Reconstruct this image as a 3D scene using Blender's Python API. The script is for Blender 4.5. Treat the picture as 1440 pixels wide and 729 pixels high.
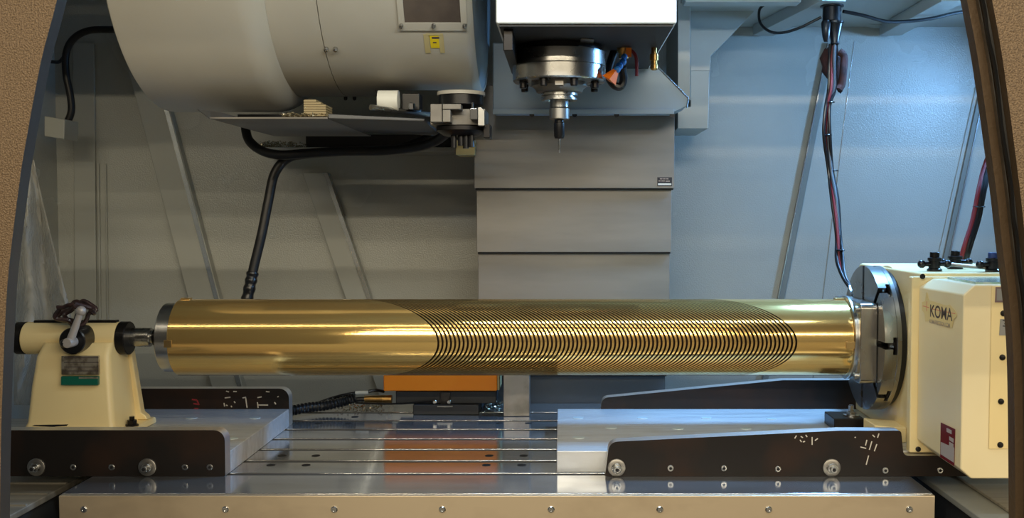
import bpy, bmesh, math, random
from mathutils import Vector, Matrix
random.seed(7)
D = bpy.data
SC = bpy.context.scene
COL = SC.collection
for o in list(D.objects):
    D.objects.remove(o)

# ------------------------------------------------------------------ camera
T = 0.85                      # table top height
ZC = T + 0.489                # camera height
F = 1450.0                    # focal length in pixels of the 1440 px frame
PITCH = math.radians(2.5)
CX, CY = 790.0, 364.5
cam_d = D.cameras.new('camera'); cam = D.objects.new('camera', cam_d); COL.objects.link(cam)
cam.location = (0, 0, ZC)
cam.rotation_euler = (math.pi / 2 - PITCH, 0, 0)
cam_d.sensor_width = 36.0
cam_d.lens = 36.0 * F / 1440.0
cam_d.shift_x = -(CX - 720.0) / 1440.0
cam_d.clip_start = 0.05
SC.camera = cam

def at(px, py, Y):
    """measure: point at distance Y seen at photo pixel (px, py)"""
    u = (px - CX) / F; v = (CY - py) / F
    k = Y / (math.cos(PITCH) + v * math.sin(PITCH))
    return Vector((u * k, Y, ZC + k * (v * math.cos(PITCH) - math.sin(PITCH))))

# ------------------------------------------------------------------ world + lights
w = D.worlds.new('world'); SC.world = w; w.use_nodes = True
bg = w.node_tree.nodes['Background']
bg.inputs[0].default_value = (1.0, 0.86, 0.66, 1); bg.inputs[1].default_value = 0.17

def area(name, loc, target, sx, sy, power, col, spread=180):
    l = D.lights.new(name, 'AREA'); l.shape = 'RECTANGLE'; l.size = sx; l.size_y = sy
    l.energy = power; l.color = col; l.spread = math.radians(spread)
    o = D.objects.new(name, l); COL.objects.link(o); o.location = loc
    d = Vector(target) - Vector(loc)
    o.rotation_euler = d.to_track_quat('-Z', 'Y').to_euler()
    return o

WARM = (1.0, 0.86, 0.62)
COOL = (0.22, 0.52, 1.0)
# rows of workshop ceiling tubes in front of the machine
for x, y, p in ((2.0, 0.0, 45), (2.0, -1.7, 55), (2.0, -3.8, 120), (2.0, -6.2, 250), (2.0, -9.0, 480)):
    area('workshop_tube_row', (x, y, 4.3), (x, 2.2, 1.2), 16.0, 0.07, p, WARM)
# machine work lamps
area('machine_led_right', (1.272, 2.42, ZC + 0.434), (0.2, 2.35, ZC - 0.35), 0.12, 0.12, 11, COOL)
area('machine_led_front', (0.22, 1.48, ZC + 0.56), (0.15, 2.2, ZC + 0.10), 1.0, 0.03, 4.2, (0.80, 0.93, 1.0))
area('machine_led_canopy', (0.74, 2.40, ZC + 0.60), (0.30, 2.27, T), 0.30, 0.05, 10, COOL, 84)

vs = SC.view_settings
SC.display_settings.display_device = 'sRGB'
vs.view_transform = 'Standard'; vs.look = 'None'; vs.gamma = 1.0; vs.use_curve_mapping = False
vs.exposure = 0.0

# ------------------------------------------------------------------ materials
def lin(c):
    return tuple(((x / 12.92) if x <= 0.04045 else ((x + 0.055) / 1.055) ** 2.4) for x in c)

def S(r, g, b):
    return lin((r / 255, g / 255, b / 255))

def M(name, col, metal=0.0, rough=0.5, col2=None, nscale=8.0, stretch=(1, 1, 1), bump=0.0, bscale=60.0,
      bstretch=(1, 1, 1), rvar=0.0, lo=0.4, hi=0.65, aniso=0.0, coat=0.0, spec=0.5, detail=4.0):
    m = D.materials.new(name); m.use_nodes = True
    nt = m.node_tree; b = nt.nodes['Principled BSDF']
    b.inputs['Base Color'].default_value = (*col, 1)
    b.inputs['Metallic'].default_value = metal
    b.inputs['Roughness'].default_value = rough
    b.inputs['Specular IOR Level'].default_value = spec
    b.inputs['Anisotropic'].default_value = aniso
    b.inputs['Coat Weight'].default_value = coat
    tc = nt.nodes.new('ShaderNodeTexCoord')
    def noise(scale, st):
        mp = nt.nodes.new('ShaderNodeMapping'); mp.inputs['Scale'].default_value = st
        nt.links.new(tc.outputs['Object'], mp.inputs['Vector'])
        n = nt.nodes.new('ShaderNodeTexNoise'); n.inputs['Scale'].default_value = scale
        n.inputs['Detail'].default_value = detail
        nt.links.new(mp.outputs[0], n.inputs['Vector'])
        return n
    if col2 is not None or rvar:
        n = noise(nscale, stretch)
        r = nt.nodes.new('ShaderNodeMapRange'); r.inputs[1].default_value = lo; r.inputs[2].default_value = hi
        nt.links.new(n.outputs[0], r.inputs[0])
        if col2 is not None:
            mx = nt.nodes.new('ShaderNodeMix'); mx.data_type = 'RGBA'
            mx.inputs[6].default_value = (*col, 1); mx.inputs[7].default_value = (*col2, 1)
            nt.links.new(r.outputs[0], mx.inputs[0]); nt.links.new(mx.outputs[2], b.inputs['Base Color'])
        if rvar:
            r2 = nt.nodes.new('ShaderNodeMapRange'); r2.inputs[3].default_value = rough; r2.inputs[4].default_value = rough + rvar
            nt.links.new(r.outputs[0], r2.inputs[0]); nt.links.new(r2.outputs[0], b.inputs['Roughness'])
    if bump:
        n2 = noise(bscale, bstretch)
        bp = nt.nodes.new('ShaderNodeBump'); bp.inputs['Strength'].default_value = bump; bp.inputs['Distance'].default_value = 0.002
        nt.links.new(n2.outputs[0], bp.inputs['Height']); nt.links.new(bp.outputs[0], b.inputs['Normal'])
    return m

MT = {}
MT['wall'] = M('wall_paint', S(172, 174, 168), 0, 0.23, col2=S(164, 166, 160), nscale=3, bump=0.5, bscale=260, rvar=0.05)
MT['wall_trim'] = M('wall_trim_paint', S(166, 168, 162), 0, 0.35, bump=0.05, bscale=200)
MT['trim_shaded'] = M('trim_shaded', S(118, 122, 118), 0, 0.4)  # darker wall trim: shadow side of the leaning strips painted in
MT['trim_edge'] = M('trim_edge_metal', S(190, 196, 200), 0.8, 0.25)
MT['drum'] = M('magazine_paint', S(190, 185, 172), 0, 0.42, col2=S(176, 171, 158), nscale=2.2, bump=0.06, bscale=200, rvar=0.1)
MT['head'] = M('head_paint', S(232, 236, 234), 0, 0.4, col2=S(220, 224, 222), nscale=4)
MT['hood'] = M('hood_paint', S(150, 164, 172), 0, 0.4, col2=S(140, 154, 162), nscale=5)
MT['cover_steel'] = M('cover_stainless', S(136, 132, 126), 0.45, 0.45, col2=S(124, 120, 114), nscale=2.5, stretch=(1, 1, 6), rvar=0.08, bump=0.03, bscale=140, bstretch=(1, 1, 20))
MT['cover_dark'] = M('cover_dark', S(92, 92, 92), 0.6, 0.5, bump=0.05, bscale=100, bstretch=(12, 1, 1))
MT['black'] = M('black_rubber', S(22, 22, 24), 0, 0.45)
MT['black_gloss'] = M('black_gloss', S(18, 18, 20), 0, 0.28)
MT['blackmetal'] = M('black_oxide', S(40, 38, 38), 0.7, 0.35)
MT['dark_in'] = M('dark_inside', S(16, 16, 17), 0, 0.8)
MT['steel'] = M('machined_steel', S(182, 182, 180), 1.0, 0.24, col2=S(160, 160, 158), nscale=20, rvar=0.1)
MT['steel_dull'] = M('dull_steel', S(150, 147, 142), 0.9, 0.4, col2=S(120, 116, 110), nscale=15)
MT['chrome'] = M('polished_steel', S(205, 208, 212), 1.0, 0.1)
MT['land'] = M('ground_table_steel', S(192, 194, 196), 0.85, 0.10, col2=S(172, 172, 172), nscale=9, stretch=(0.5, 1.5, 1), rvar=0.05, bump=0.015, bscale=30)
MT['apron'] = M('apron_stainless', S(226, 208, 180), 0.75, 0.4, col2=S(190, 172, 146), nscale=6, stretch=(1, 1, 2), rvar=0.1, lo=0.5, hi=0.8)
MT['plate'] = M('fixture_plate_steel', S(222, 224, 226), 0.55, 0.3, col2=S(202, 202, 200), nscale=22, stretch=(0.35, 2.2, 1), rvar=0.22, bump=0.12, bscale=45, bstretch=(0.3, 2.5, 1))
MT['rail_face'] = M('rail_black_oxide', S(30, 26, 24), 0.0, 0.5, col2=S(56, 36, 24), nscale=7, lo=0.45, hi=0.75, rvar=0.1, spec=0.25)
MT['rail_edge'] = M('rail_bright_edge', S(225, 225, 222), 1.0, 0.4)
MT['cream'] = M('cream_paint', S(244, 222, 166), 0, 0.35, col2=S(238, 212, 150), nscale=4, lo=0.5, hi=0.9, bump=0.03, bscale=120)
MT['cream_lit'] = M('cover_cream_lit', S(242, 227, 186), 0, 0.36, col2=S(236, 218, 172), nscale=4)  # same cream paint, lightened to put light on the gear cover into it
MT['brown_plate'] = M('lever_grey', S(186, 180, 176), 0.3, 0.4)
MT['gold'] = M('bronze_bar', S(255, 219, 140), 0.84, 0.12, col2=S(246, 199, 120), nscale=26, stretch=(0.05, 1, 1), rvar=0.04, bump=0.02, bscale=60, bstretch=(0.01, 1, 1), detail=2)
MT['gold_groove'] = M('bronze_groove', S(52, 34, 20), 0.4, 0.55)  # dark tone for oxide plus painted-in shade deep in the cuts
MT['gold_rough'] = M('bronze_rough', S(222, 190, 132), 1.0, 0.3)
MT['alu'] = M('turned_aluminium', S(205, 206, 206), 1.0, 0.28)
MT['chuck'] = M('chuck_steel', S(176, 174, 170), 1.0, 0.24, col2=S(158, 154, 148), nscale=10, rvar=0.08, bump=0.03, bscale=90, bstretch=(1, 1, 1))
MT['orange'] = M('orange_paint', S(255, 142, 18), 0, 0.4)
MT['matte_black'] = M('matte_black', S(34, 34, 35), 0, 0.55)
MT['bronze_hammer'] = M('bronze_hammered', S(134, 112, 86), 0.2, 0.45, col2=S(84, 67, 50), nscale=520, lo=0.3, hi=0.7, bump=0.5, bscale=520, detail=2)
MT['frame_grey'] = M('door_edge_grey', S(70, 72, 75), 0.4, 0.45, bump=0.1, bscale=80)
MT['bronze_dark'] = M('bronze_edge', S(92, 74, 54), 0.35, 0.45, bump=0.3, bscale=140)
MT['brass'] = M('brass_fitting', S(190, 150, 90), 1.0, 0.3)
MT['blue'] = M('blue_plastic', S(40, 120, 200), 0, 0.35)
MT['blue_dark'] = M('blue_cap', S(40, 58, 110), 0, 0.4)
MT['orange_pl'] = M('orange_plastic', S(250, 130, 30), 0, 0.35)
MT['red'] = M('red_rubber', S(112, 26, 32), 0, 0.4)
MT['grey_cable'] = M('grey_cable', S(66, 70, 74), 0, 0.4)
MT['rag'] = M('brown_rag', S(72, 40, 36), 0, 0.9, col2=S(44, 25, 24), nscale=40, bump=0.5, bscale=80)
MT['rope'] = M('brown_strap', S(62, 44, 44), 0, 0.3, col2=S(40, 28, 28), nscale=60)
MT['green'] = M('green_plate', S(0, 96, 78), 0, 0.45)
MT['silver'] = M('silver_plate', S(176, 168, 152), 0.7, 0.35, col2=S(110, 100, 84), nscale=50, lo=0.45, hi=0.6)
MT['tag_grey'] = M('tag_grey', S(150, 150, 148), 0.3, 0.4)
MT['tag_plum'] = M('tag_plum', S(134, 112, 112), 0.1, 0.45)
MT['dark_red'] = M('dark_red_plate', S(110, 22, 38), 0, 0.4)
MT['label_grey'] = M('label_grey', S(178, 172, 172), 0, 0.5)
MT['sticker'] = M('sticker_yellowed', S(232, 208, 146), 0, 0.45)
MT['ink'] = M('ink_dark', S(74, 62, 66), 0, 0.5)
MT['ink_light'] = M('ink_light', S(168, 150, 138), 0, 0.5)
MT['ink_red'] = M('ink_red', S(226, 120, 100), 0, 0.5)
MT['ink_black'] = M('ink_black', S(20, 22, 34), 0, 0.5)
MT['yellow'] = M('yellow_label', S(226, 200, 20), 0, 0.5)
MT['tape'] = M('old_tape', S(186, 172, 124), 0, 0.6)
MT['white'] = M('white_plastic', S(228, 226, 214), 0, 0.5)
MT['paint_mark'] = M('paint_mark', S(206, 198, 184), 0, 0.7)
MT['paint_red'] = M('paint_mark_red', S(150, 40, 44), 0, 0.7)
MT['smoked'] = M('smoked_pane', S(92, 82, 74), 0, 0.12, col2=S(70, 62, 58), nscale=10, coat=0.4)
MT['wood_slat'] = M('tan_block', S(168, 150, 112), 0, 0.6)
MT['chips'] = M('metal_chips', S(196, 186, 160), 1.0, 0.25)
MT['pan'] = M('way_cover_steel', S(205, 198, 184), 0.4, 0.34, col2=S(165, 158, 144), nscale=4, stretch=(0.4, 12, 1), lo=0.35, hi=0.7)
MT['sight'] = M('sight_plate', S(150, 186, 176), 0.2, 0.15, col2=S(196, 210, 200), nscale=60)
MT['floor'] = M('concrete', S(110, 106, 98), 0, 0.6, col2=S(92, 88, 80), nscale=3)
# clear plastic film
m = D.materials.new('clear_film'); m.use_nodes = True; nt = m.node_tree
b = nt.nodes['Principled BSDF']; b.inputs['Base Color'].default_value = (*S(206, 204, 196), 1)
b.inputs['Roughness'].default_value = 0.18; b.inputs['Alpha'].default_value = 0.42
n = nt.nodes.new('ShaderNodeTexNoise'); n.inputs['Scale'].default_value = 9; n.inputs['Distortion'].default_value = 1.2
bp = nt.nodes.new('ShaderNodeBump'); bp.inputs['Strength'].default_value = 0.6; bp.inputs['Distance'].default_value = 0.02
nt.links.new(n.outputs[0], bp.inputs['Height']); nt.links.new(bp.outputs[0], b.inputs['Normal'])
MT['film'] = m

# ------------------------------------------------------------------ mesh builder
class MB:
    def __init__(s):
        s.v = []; s.f = []; s.m = []
    def add(s, vs, fs, mi=0):
        o = len(s.v); s.v += [Vector(p) for p in vs]
        for f in fs:
            s.f.append([i + o for i in f]); s.m.append(mi)
        return s
    def box(s, x0, x1, y0, y1, z0, z1, mi=0):
        p = [(x, y, z) for z in (z0, z1) for y in (y0, y1) for x in (x0, x1)]
        return s.add(p, [(0, 2, 3, 1), (4, 5, 7, 6), (0, 1, 5, 4), (2, 6, 7, 3), (0, 4, 6, 2), (1, 3, 7, 5)], mi)
    def prism(s, pts, axis, a, b, mi=0, mi_side=None):
        """2D outline extruded along axis. axis Y: pts=(x,z); X: pts=(y,z); Z: pts=(x,y)"""
        def P(p, t):
            return {'Y': (p[0], t, p[1]), 'X': (t, p[0], p[1]), 'Z': (p[0], p[1], t)}[axis]
        n = len(pts)
        vs = [P(p, a) for p in pts] + [P(p, b) for p in pts]
        s.add(vs, [list(range(n)), list(range(2 * n - 1, n - 1, -1))], mi)
        o = len(s.v) - 2 * n
        for i in range(n):
            j = (i + 1) % n
            s.f.append([o + i, o + n + i, o + n + j, o + j]); s.m.append(mi if mi_side is None else mi_side)
        return s
    def loft(s, A, B, mi=0, cap=True):
        n = len(A)
        s.add(list(A) + list(B), [(i, n + i, n + (i + 1) % n, (i + 1) % n) for i in range(n)], mi)
        if cap:
            o = len(s.v) - 2 * n
            s.f.append([o + i for i in range(n)]); s.m.append(mi)
            s.f.append([o + n + i for i in reversed(range(n))]); s.m.append(mi)
        return s
    def lathe(s, prof, c, axis='Z', seg=32, mi=0, caps=True):
        """prof=[(r,t)..] around axis through c"""
        c = Vector(c); base = len(s.v)
        ax = {'X': (Vector((0, 1, 0)), Vector((0, 0, 1)), Vector((1, 0, 0))),
              'Y': (Vector((1, 0, 0)), Vector((0, 0, 1)), Vector((0, 1, 0))),
              'Z': (Vector((1, 0, 0)), Vector((0, 1, 0)), Vector((0, 0, 1)))}
        U, V, W = ax[axis] if isinstance(axis, str) else frame(Vector(axis))
        for r, t in prof:
            for i in range(seg):
                a = 2 * math.pi * i / seg
                s.v.append(c + W * t + (U * math.cos(a) + V * math.sin(a)) * max(r, 1e-5))
        for k in range(len(prof) - 1):
            for i in range(seg):
                j = (i + 1) % seg
                s.f.append([base + k * seg + i, base + k * seg + j, base + (k + 1) * seg + j, base + (k + 1) * seg + i]); s.m.append(mi)
        if caps:
            s.f.append([base + i for i in reversed(range(seg))]); s.m.append(mi)
            s.f.append([base + (len(prof) - 1) * seg + i for i in range(seg)]); s.m.append(mi)
        return s
    def cyl(s, c0, c1, r, seg=24, mi=0, r1=None):
        c0 = Vector(c0); c1 = Vector(c1); d = c1 - c0
        return s.lathe([(r, 0), (r if r1 is None else r1, d.length)], c0, tuple(d.normalized()), seg, mi)
    def tube(s, pts, r, seg=10, mi=0, sub=6):
        P = spline(pts, sub); base = len(s.v); n = len(P)
        t0 = (P[1] - P[0]).normalized(); U, V, W = frame(t0)
        for k in range(n):
            t = (P[min(k + 1, n - 1)] - P[max(k - 1, 0)]).normalized()
            U = (U - t * U.dot(t)).normalized(); V = t.cross(U)
            rr = r(k / (n - 1)) if callable(r) else r
            for i in range(seg):
                a = 2 * math.pi * i / seg
                s.v.append(P[k] + (U * math.cos(a) + V * math.sin(a)) * rr)
        for k in range(n - 1):
            for i in range(seg):
                j = (i + 1) % seg
                s.f.append([base + k * seg + i, base + k * seg + j, base + (k + 1) * seg + j, base + (k + 1) * seg + i]); s.m.append(mi)
        s.f.append([base + i for i in reversed(range(seg))]); s.m.append(mi)
        s.f.append([base + (n - 1) * seg + i for i in range(seg)]); s.m.append(mi)
        return s
    def ball(s, c, r, seg=16, rings=10, mi=0, sc=(1, 1, 1)):
        c = Vector(c); prof = []
        base = len(s.v)
        s.lathe([(r * math.sin(math.pi * (k + .001) / (rings + .002)), -r * math.cos(math.pi * (k + .001) / (rings + .002))) for k in range(rings + 1)], (0, 0, 0), 'Z', seg, mi)
        for i in range(base, len(s.v)):
            p = s.v[i]; s.v[i] = c + Vector((p.x * sc[0], p.y * sc[1], p.z * sc[2]))
        return s

def frame(w):
    w = w.normalized(); a = Vector((0, 0, 1)) if abs(w.z) < 0.9 else Vector((1, 0, 0))
    u = a.cross(w).normalized(); v = w.cross(u)
    return u, v, w

def spline(pts, sub):
    pts = [Vector(p) for p in pts]
    if sub <= 1 or len(pts) < 3: return pts
    Q = [pts[0] * 2 - pts[1]] + pts + [pts[-1] * 2 - pts[-2]]; out = []
    for i in range(1, len(Q) - 2):
        a, b, c, d = Q[i - 1:i + 3]
        for k in range(sub):
            t = k / sub
            out.append(0.5 * ((2 * b) + (c - a) * t + (2 * a - 5 * b + 4 * c - d) * t * t + (3 * b - a - 3 * c + d) * t ** 3))
    out.append(pts[-1]); return out

def rounded(pts, radii, n=6):
    """round the corners of an outline; radii per point"""
    out = []; N = len(pts)
    for i in range(N):
        p = Vector(pts[i]); r = radii[i]
        if not r: out.append(tuple(p)); continue
        a = Vector(pts[i - 1]) - p; b_ = Vector(pts[(i + 1) % N]) - p
        la, lb = a.length, b_.length
        a.normalize(); b_.normalize(); h = math.acos(max(-1, min(1, a.dot(b_)))) / 2
        d = min(r / math.tan(h), la * .49, lb * .49); r = d * math.tan(h)
        c = p + (a + b_).normalized() * (r / math.sin(h))
        s0 = p + a * d - c; s1 = p + b_ * d - c
        ang = s0.angle_signed(s1) if False else None
        a0 = math.atan2(s0.y, s0.x); a1 = math.atan2(s1.y, s1.x); da = (a1 - a0 + math.pi) % (2 * math.pi) - math.pi
        for k in range(n + 1):
            t = a0 + da * k / n; out.append((c.x + r * math.cos(t), c.y + r * math.sin(t)))
    return out

def obj(name, mb, mats, parent=None, bevel=0.0, smooth=True, angle=35, kind=None, label=None, solid=0.0):
    me = D.meshes.new(name)
    loc = Vector((0, 0, 0)); up = parent
    while up: loc = loc + up.matrix_basis.translation; up = up.parent
    me.from_pydata([tuple(v - loc) for v in mb.v], [], mb.f)
    if not isinstance(mats, (list, tuple)): mats = [mats]
    for k in mats: me.materials.append(MT[k])
    me.polygons.foreach_set('material_index', mb.m)
    bm = bmesh.new(); bm.from_mesh(me)
    bmesh.ops.recalc_face_normals(bm, faces=bm.faces); bm.to_mesh(me); bm.free()
    me.update()
    if smooth:
        me.polygons.foreach_set('use_smooth', [True] * len(me.polygons))
        me.set_sharp_from_angle(angle=math.radians(angle))
    o = D.objects.new(name, me); COL.objects.link(o)
    if parent: o.parent = parent
    if bevel:
        md = o.modifiers.new('bevel', 'BEVEL'); md.width = bevel; md.segments = 2; md.limit_method = 'ANGLE'; md.angle_limit = math.radians(35)
        md.harden_normals = True
    if solid:
        md = o.modifiers.new('solid', 'SOLIDIFY'); md.thickness = solid
    if kind: o['kind'] = kind
    if label: o['label'] = label
    return o

def thing(name, label, cat, loc, group=None):
    o = D.objects.new(name, None); COL.objects.link(o); o.location = loc; o.empty_display_size = .05
    o['label'] = label; o['category'] = cat
    if group: o['group'] = group
    return o

def tag(o, label, cat, group=None):
    o['label'] = label; o['category'] = cat
    if group: o['group'] = group
    return o

def text_mesh(s, size, mapf, name, mat, parent, extrude=0.0, xscale=1.0):
    c = D.curves.new('txt', 'FONT'); c.body = s; c.size = size; c.align_x = 'LEFT'; c.offset = size * .012
    t = D.objects.new('txt', c); COL.objects.link(t)
    bpy.context.view_layer.update()
    me = D.meshes.new_from_object(t.evaluated_get(bpy.context.evaluated_depsgraph_get()))
    D.objects.remove(t)
    mb = MB(); mb.v = [mapf(v.co.x * xscale, v.co.y) for v in me.vertices]
    mb.f = [list(p.vertices) for p in me.polygons]; mb.m = [0] * len(mb.f)
    return obj(name, mb, mat, parent, smooth=False)

def struct(o):
    o['kind'] = 'structure'; return o

# ------------------------------------------------------------------ the setting
struct(obj('floor', MB().box(-8, 8, -11, 6, -0.05, 0.0), 'floor'))
WB = 2.95
wb = struct(obj('wall_back', MB().box(-1.47, 1.65, WB, WB + .03, 0, 2.52), 'wall'))
wl = struct(obj('wall_left', MB().box(-1.47, -1.44, 1.2, WB, 0, 2.52), 'wall'))
struct(obj('wall_right', MB().box(1.65, 1.68, 1.2, WB + .03, 0, 2.52), 'wall'))
struct(obj('ceiling', MB().box(-1.47, 1.68, 1.25, WB + .03, 2.52, 2.55), 'wall'))

struct(obj('light_blocker_header', MB().box(-1.47, 1.68, 1.2, 1.23, ZC + .72, 2.52), 'wall'))  # unseen header, added to keep lamp light off the upper left wall
# leaning stiffener strips on the back wall
def strip(name, p0, p1, w0, Y, thick, mats, edge=None):
    (x0, y0), (x1, y1) = p0, p1
    A = at(x0, y0, Y); B = at(x1, y1, Y); A2 = at(x0 + w0, y0, Y); B2 = at(x1 + w0, y1, Y)
    mb = MB().prism([(A.x, A.z), (A2.x, A2.z), (B2.x, B2.z), (B.x, B.z)], 'Y', Y, WB - .0005)
    o = struct(obj(name, mb, mats, bevel=.002))
    if edge:
        e0, e1 = edge
        q = [at(x0 + e0, y0, Y), at(x0 + e1, y0, Y), at(x1 + e1, y1, Y), at(x1 + e0, y1, Y)]
        obj('edge_strip', MB().prism([(p.x, p.z) for p in q], 'Y', Y - .005, Y - .0002), 'trim_edge', o)
    return o
strip('trim_1', (170, 60), (312, 600), 44, 2.92, .03, 'wall_trim', (37, 43))
strip('trim_2', (425, 243), (548, 600), 36, 2.92, .03, 'wall_trim', (30, 36))
strip('trim_3', (1164, 60), (1054, 620), 10, 2.940, .03, 'trim_shaded', (0, 1.5))
strip('trim_4', (1392, 60), (1276, 600), 8, 2.940, .03, 'trim_shaded', (6, 8))
# upright seams at the left
for i, (xa, xb, wd) in enumerate([(136, 141, 3), (147, 153, 2)]):
    strip('trim_%d' % (5 + i), (xa, 230), (xb, 640), wd, 2.943, .01, 'wall_trim')
strip('trim_7', (102, 60), (107, 640), 30, 2.94, .01, 'wall_trim')
strip('trim_8', (1201, 58), (1132, 620), 1, 2.948, .005, 'trim_edge')
strip('trim_9', (1386, 60), (1266, 600), 2, 2.945, .005, 'wall_trim')

# panels and roof beams at the upper right
def pxprism(pts, Y0, Y1, mi=0):
    return MB().prism([(at(x, y, Y0).x, at(x, y, Y0).z) for x, y in pts], 'Y', Y0, Y1, mi)
struct(obj('trim_10', pxprism([(953, -140), (971, -140), (971, 142), (953, 124)], 2.62, 2.9), 'wall_trim', bevel=.002))
struct(obj('trim_11', pxprism([(971, 99), (998, 99), (996, 181), (953, 181), (953, 150), (971, 150)], 2.66, 2.9), 'wall_trim', bevel=.002))
struct(obj('trim_12', pxprism([(971, -60), (1064, -60), (1064, 12), (1026, 52), (1000, 78), (998, 100), (971, 100)], 2.72, 2.9), 'wall_trim', bevel=.001))
zr = at(1000, 8, 2.5).z
roof = struct(obj('ceiling_canopy', MB().box(at(965, 0, 2.5).x, 1.649, 2.45, WB - .001, zr + .03, zr + .05), 'wall_trim'))
a = MB().box(at(960, 0, 2.5).x, at(1120, 0, 2.5).x, 2.45, 2.50, zr - .002, zr + .03)
obj('beam', a, 'wall_trim', roof, bevel=.003)
# diagonal braces under the canopy
def brace(p0, p1, wd, h, nm='brace'):
    p0 = Vector(p0); p1 = Vector(p1); d = (p1 - p0); d.z = 0; s = Vector((-d.y, d.x, 0)).normalized() * wd / 2
    q = [p0 - s, p0 + s, p1 + s, p1 - s]
    obj(nm, MB().loft(q, [v + Vector((0, 0, h)) for v in q]), 'wall_trim', roof, bevel=.002)
brace((at(1165, 0, 2.5).x, 2.45, zr), (at(1075, 30, 2.9).x, 2.92, zr), .06, .03)
brace((at(1330, 0, 2.5).x, 2.45, zr), (at(1255, 30, 2.9).x, 2.92, zr), .06, .03)
mbb = MB()
P = [at(1185 + 95 * t, 24 + 12 * math.sin(t * 2.6), 2.9) for t in [i / 10 for i in range(11)]]
mbb.loft([p for p in P] + [at(1280, 14, 2.9), at(1185, 14, 2.9)], [p + Vector((0, .04, 0)) for p in P] + [at(1280, 14, 2.9) + Vector((0, .04, 0)), at(1185, 14, 2.9) + Vector((0, .04, 0))])
obj('sagging_sheet', mbb, 'wall_trim', roof)

# boxes fixed on the left side wall
obj('switch_box', pxprism([(62, 163), (91, 168), (90, 196), (62, 192)], 2.72, 2.80), 'wall_trim', wl, bevel=.003)
#obj('wall_panel', pxprism([(50, 212), (98, 216), (98, 250), (50, 250)], 2.80, 2.94), 'wall_trim', wl, bevel=.002)

# ------------------------------------------------------------------ door edges
def curve_x(pts, Y):
    return [at(x, y, Y) for x, y in pts]
LC = [(96, -90), (80, 0), (57, 89), (34, 214), (27, 260), (12.5, 378), (7, 460), (2, 595), (0, 729), (-1, 900)]
P = spline([Vector((p.x, p.z, 0)) for p in curve_x(LC, 1.15)], 4)
out = [(p.x, p.y) for p in P] + [(-1.46, P[-1].y), (-1.46, P[0].y)]
mb = MB().prism(out, 'Y', 1.15, 1.171, 0, 1)
struct(obj('door_1', mb, ['bronze_hammer', 'frame_grey']))
RC = [(1345, -90), (1361, 0), (1378, 93), (1401, 260), (1410, 340), (1421, 430), (1426, 500), (1428, 600), (1429, 729), (1430, 900)]
PR = spline([Vector((p.x, p.z, 0)) for p in curve_x(RC, 1.17)], 4)
d2 = struct(obj('door_2', MB().prism([((p.x + .026) * 1.14 / 1.17, p.y) for p in PR] + [(.56, PR[-1].y), (.56, PR[0].y)], 'Y', 1.14, 1.16, 0, 1), ['bronze_hammer', 'bronze_dark']))
obj('light_blocker_panel', MB().box(.5605, 1.645, 1.14, 1.16, 1.42, 2.05), 'bronze_hammer', d2)  # unseen panel, added to keep warm light off the right side
obj('flange', MB().prism([(p.x, p.y) for p in PR] + [(p.x + .016, p.y) for p in reversed(PR)], 'Y', 1.172, 1.19), 'bronze_dark', d2)
obj('seal_lip', MB().prism([(p.x + .0096, p.y) for p in PR] + [(p.x + .0106, p.y) for p in reversed(PR)], 'Y', 1.165, 1.172), 'steel_dull', d2)
obj('rubber_seal', MB().tube([(p.x + .0150 + .0010 * math.sin(i * 1.7), 1.160, p.y) for i, p in enumerate(PR)], .0055, 10, sub=2), 'black', d2)

# ------------------------------------------------------------------ base, way covers, table
mb = MB().box(-.8, .6, 1.9, 2.6, 0, T - .16)
tag(obj('machine_bed', mb, 'cover_dark', bevel=.01), 'dark machine bed underneath the slotted table', 'machine bed')
ZP = T - .031
wc = thing('way_cover', 'ribbed stainless cover sheet beyond the tailstock end of the table', 'cover', (-1.15, 2, 0))
obj('sheet', MB().box(-1.439, -.952, 1.45, 2.6, ZP - .012, ZP), 'pan', wc, bevel=.002)
for k in range(4):
    obj('rib', MB().box(-1.436, -.955, 1.74 + k * .075, 1.746 + k * .075, ZP, ZP + .003), 'pan', wc)
obj('skirt', MB().box(-1.439, -.96, 1.46, 2.59, 0, ZP - .0125), 'cover_dark', wc)
wc = thing('way_cover', 'blue-lit grey cover sheets below the rotary table', 'cover', (1.1, 2, 0))
obj('lower_sheet', MB().box(.716, .80, 1.45, 2.6, ZP - .012, ZP), 'wall_trim', wc, bevel=.002)
obj('raised_sheet', MB().box(.776, 1.62, 1.45, 2.6, ZP + .0005, ZP + .006), 'pan', wc, bevel=.002)
obj('skirt', MB().box(.73, 1.62, 1.46, 2.59, 0, ZP - .0125), 'cover_dark', wc)

TX0, TX1 = -.876, .650
table = thing('machine_table', 'long ground steel table with T-slots under the fixtures', 'table', (0, 2.2, T - .16))
obj('table_body', MB().box(TX0 + .002, TX1 - .002, 1.790, 2.64, T - .16, T - .030), 'dark_in', table)
edges = [1.786] + [1.920 + .1 * k for k in range(7)] + [2.645]
for k in range(len(edges) - 1):
    y0 = edges[k] + (.009 if k else 0.0); y1 = edges[k + 1] - (.009 if k < 7 else 0)
    obj('table_land', MB().box(TX0, TX1, y0, y1, T - .0298, T), 'land', table, bevel=.0018)
obj('apron', MB().box(TX0, TX1, 1.7755, 1.7858, T - .16, T - .0015), 'apron', table, bevel=.0012)
for px in (118, 317, 470, 622, 775, 928, 1081, 1279):
    c = at(px, 717, 1.775)
    s_ = obj('screw', MB().lathe([(.006, 0), (.006, -.0015), (.0045, -.003), (.0028, -.003), (.0028, -.001)], (c.x, 1.7755, c.z), 'Y', 16), 'chrome', table)
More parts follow.
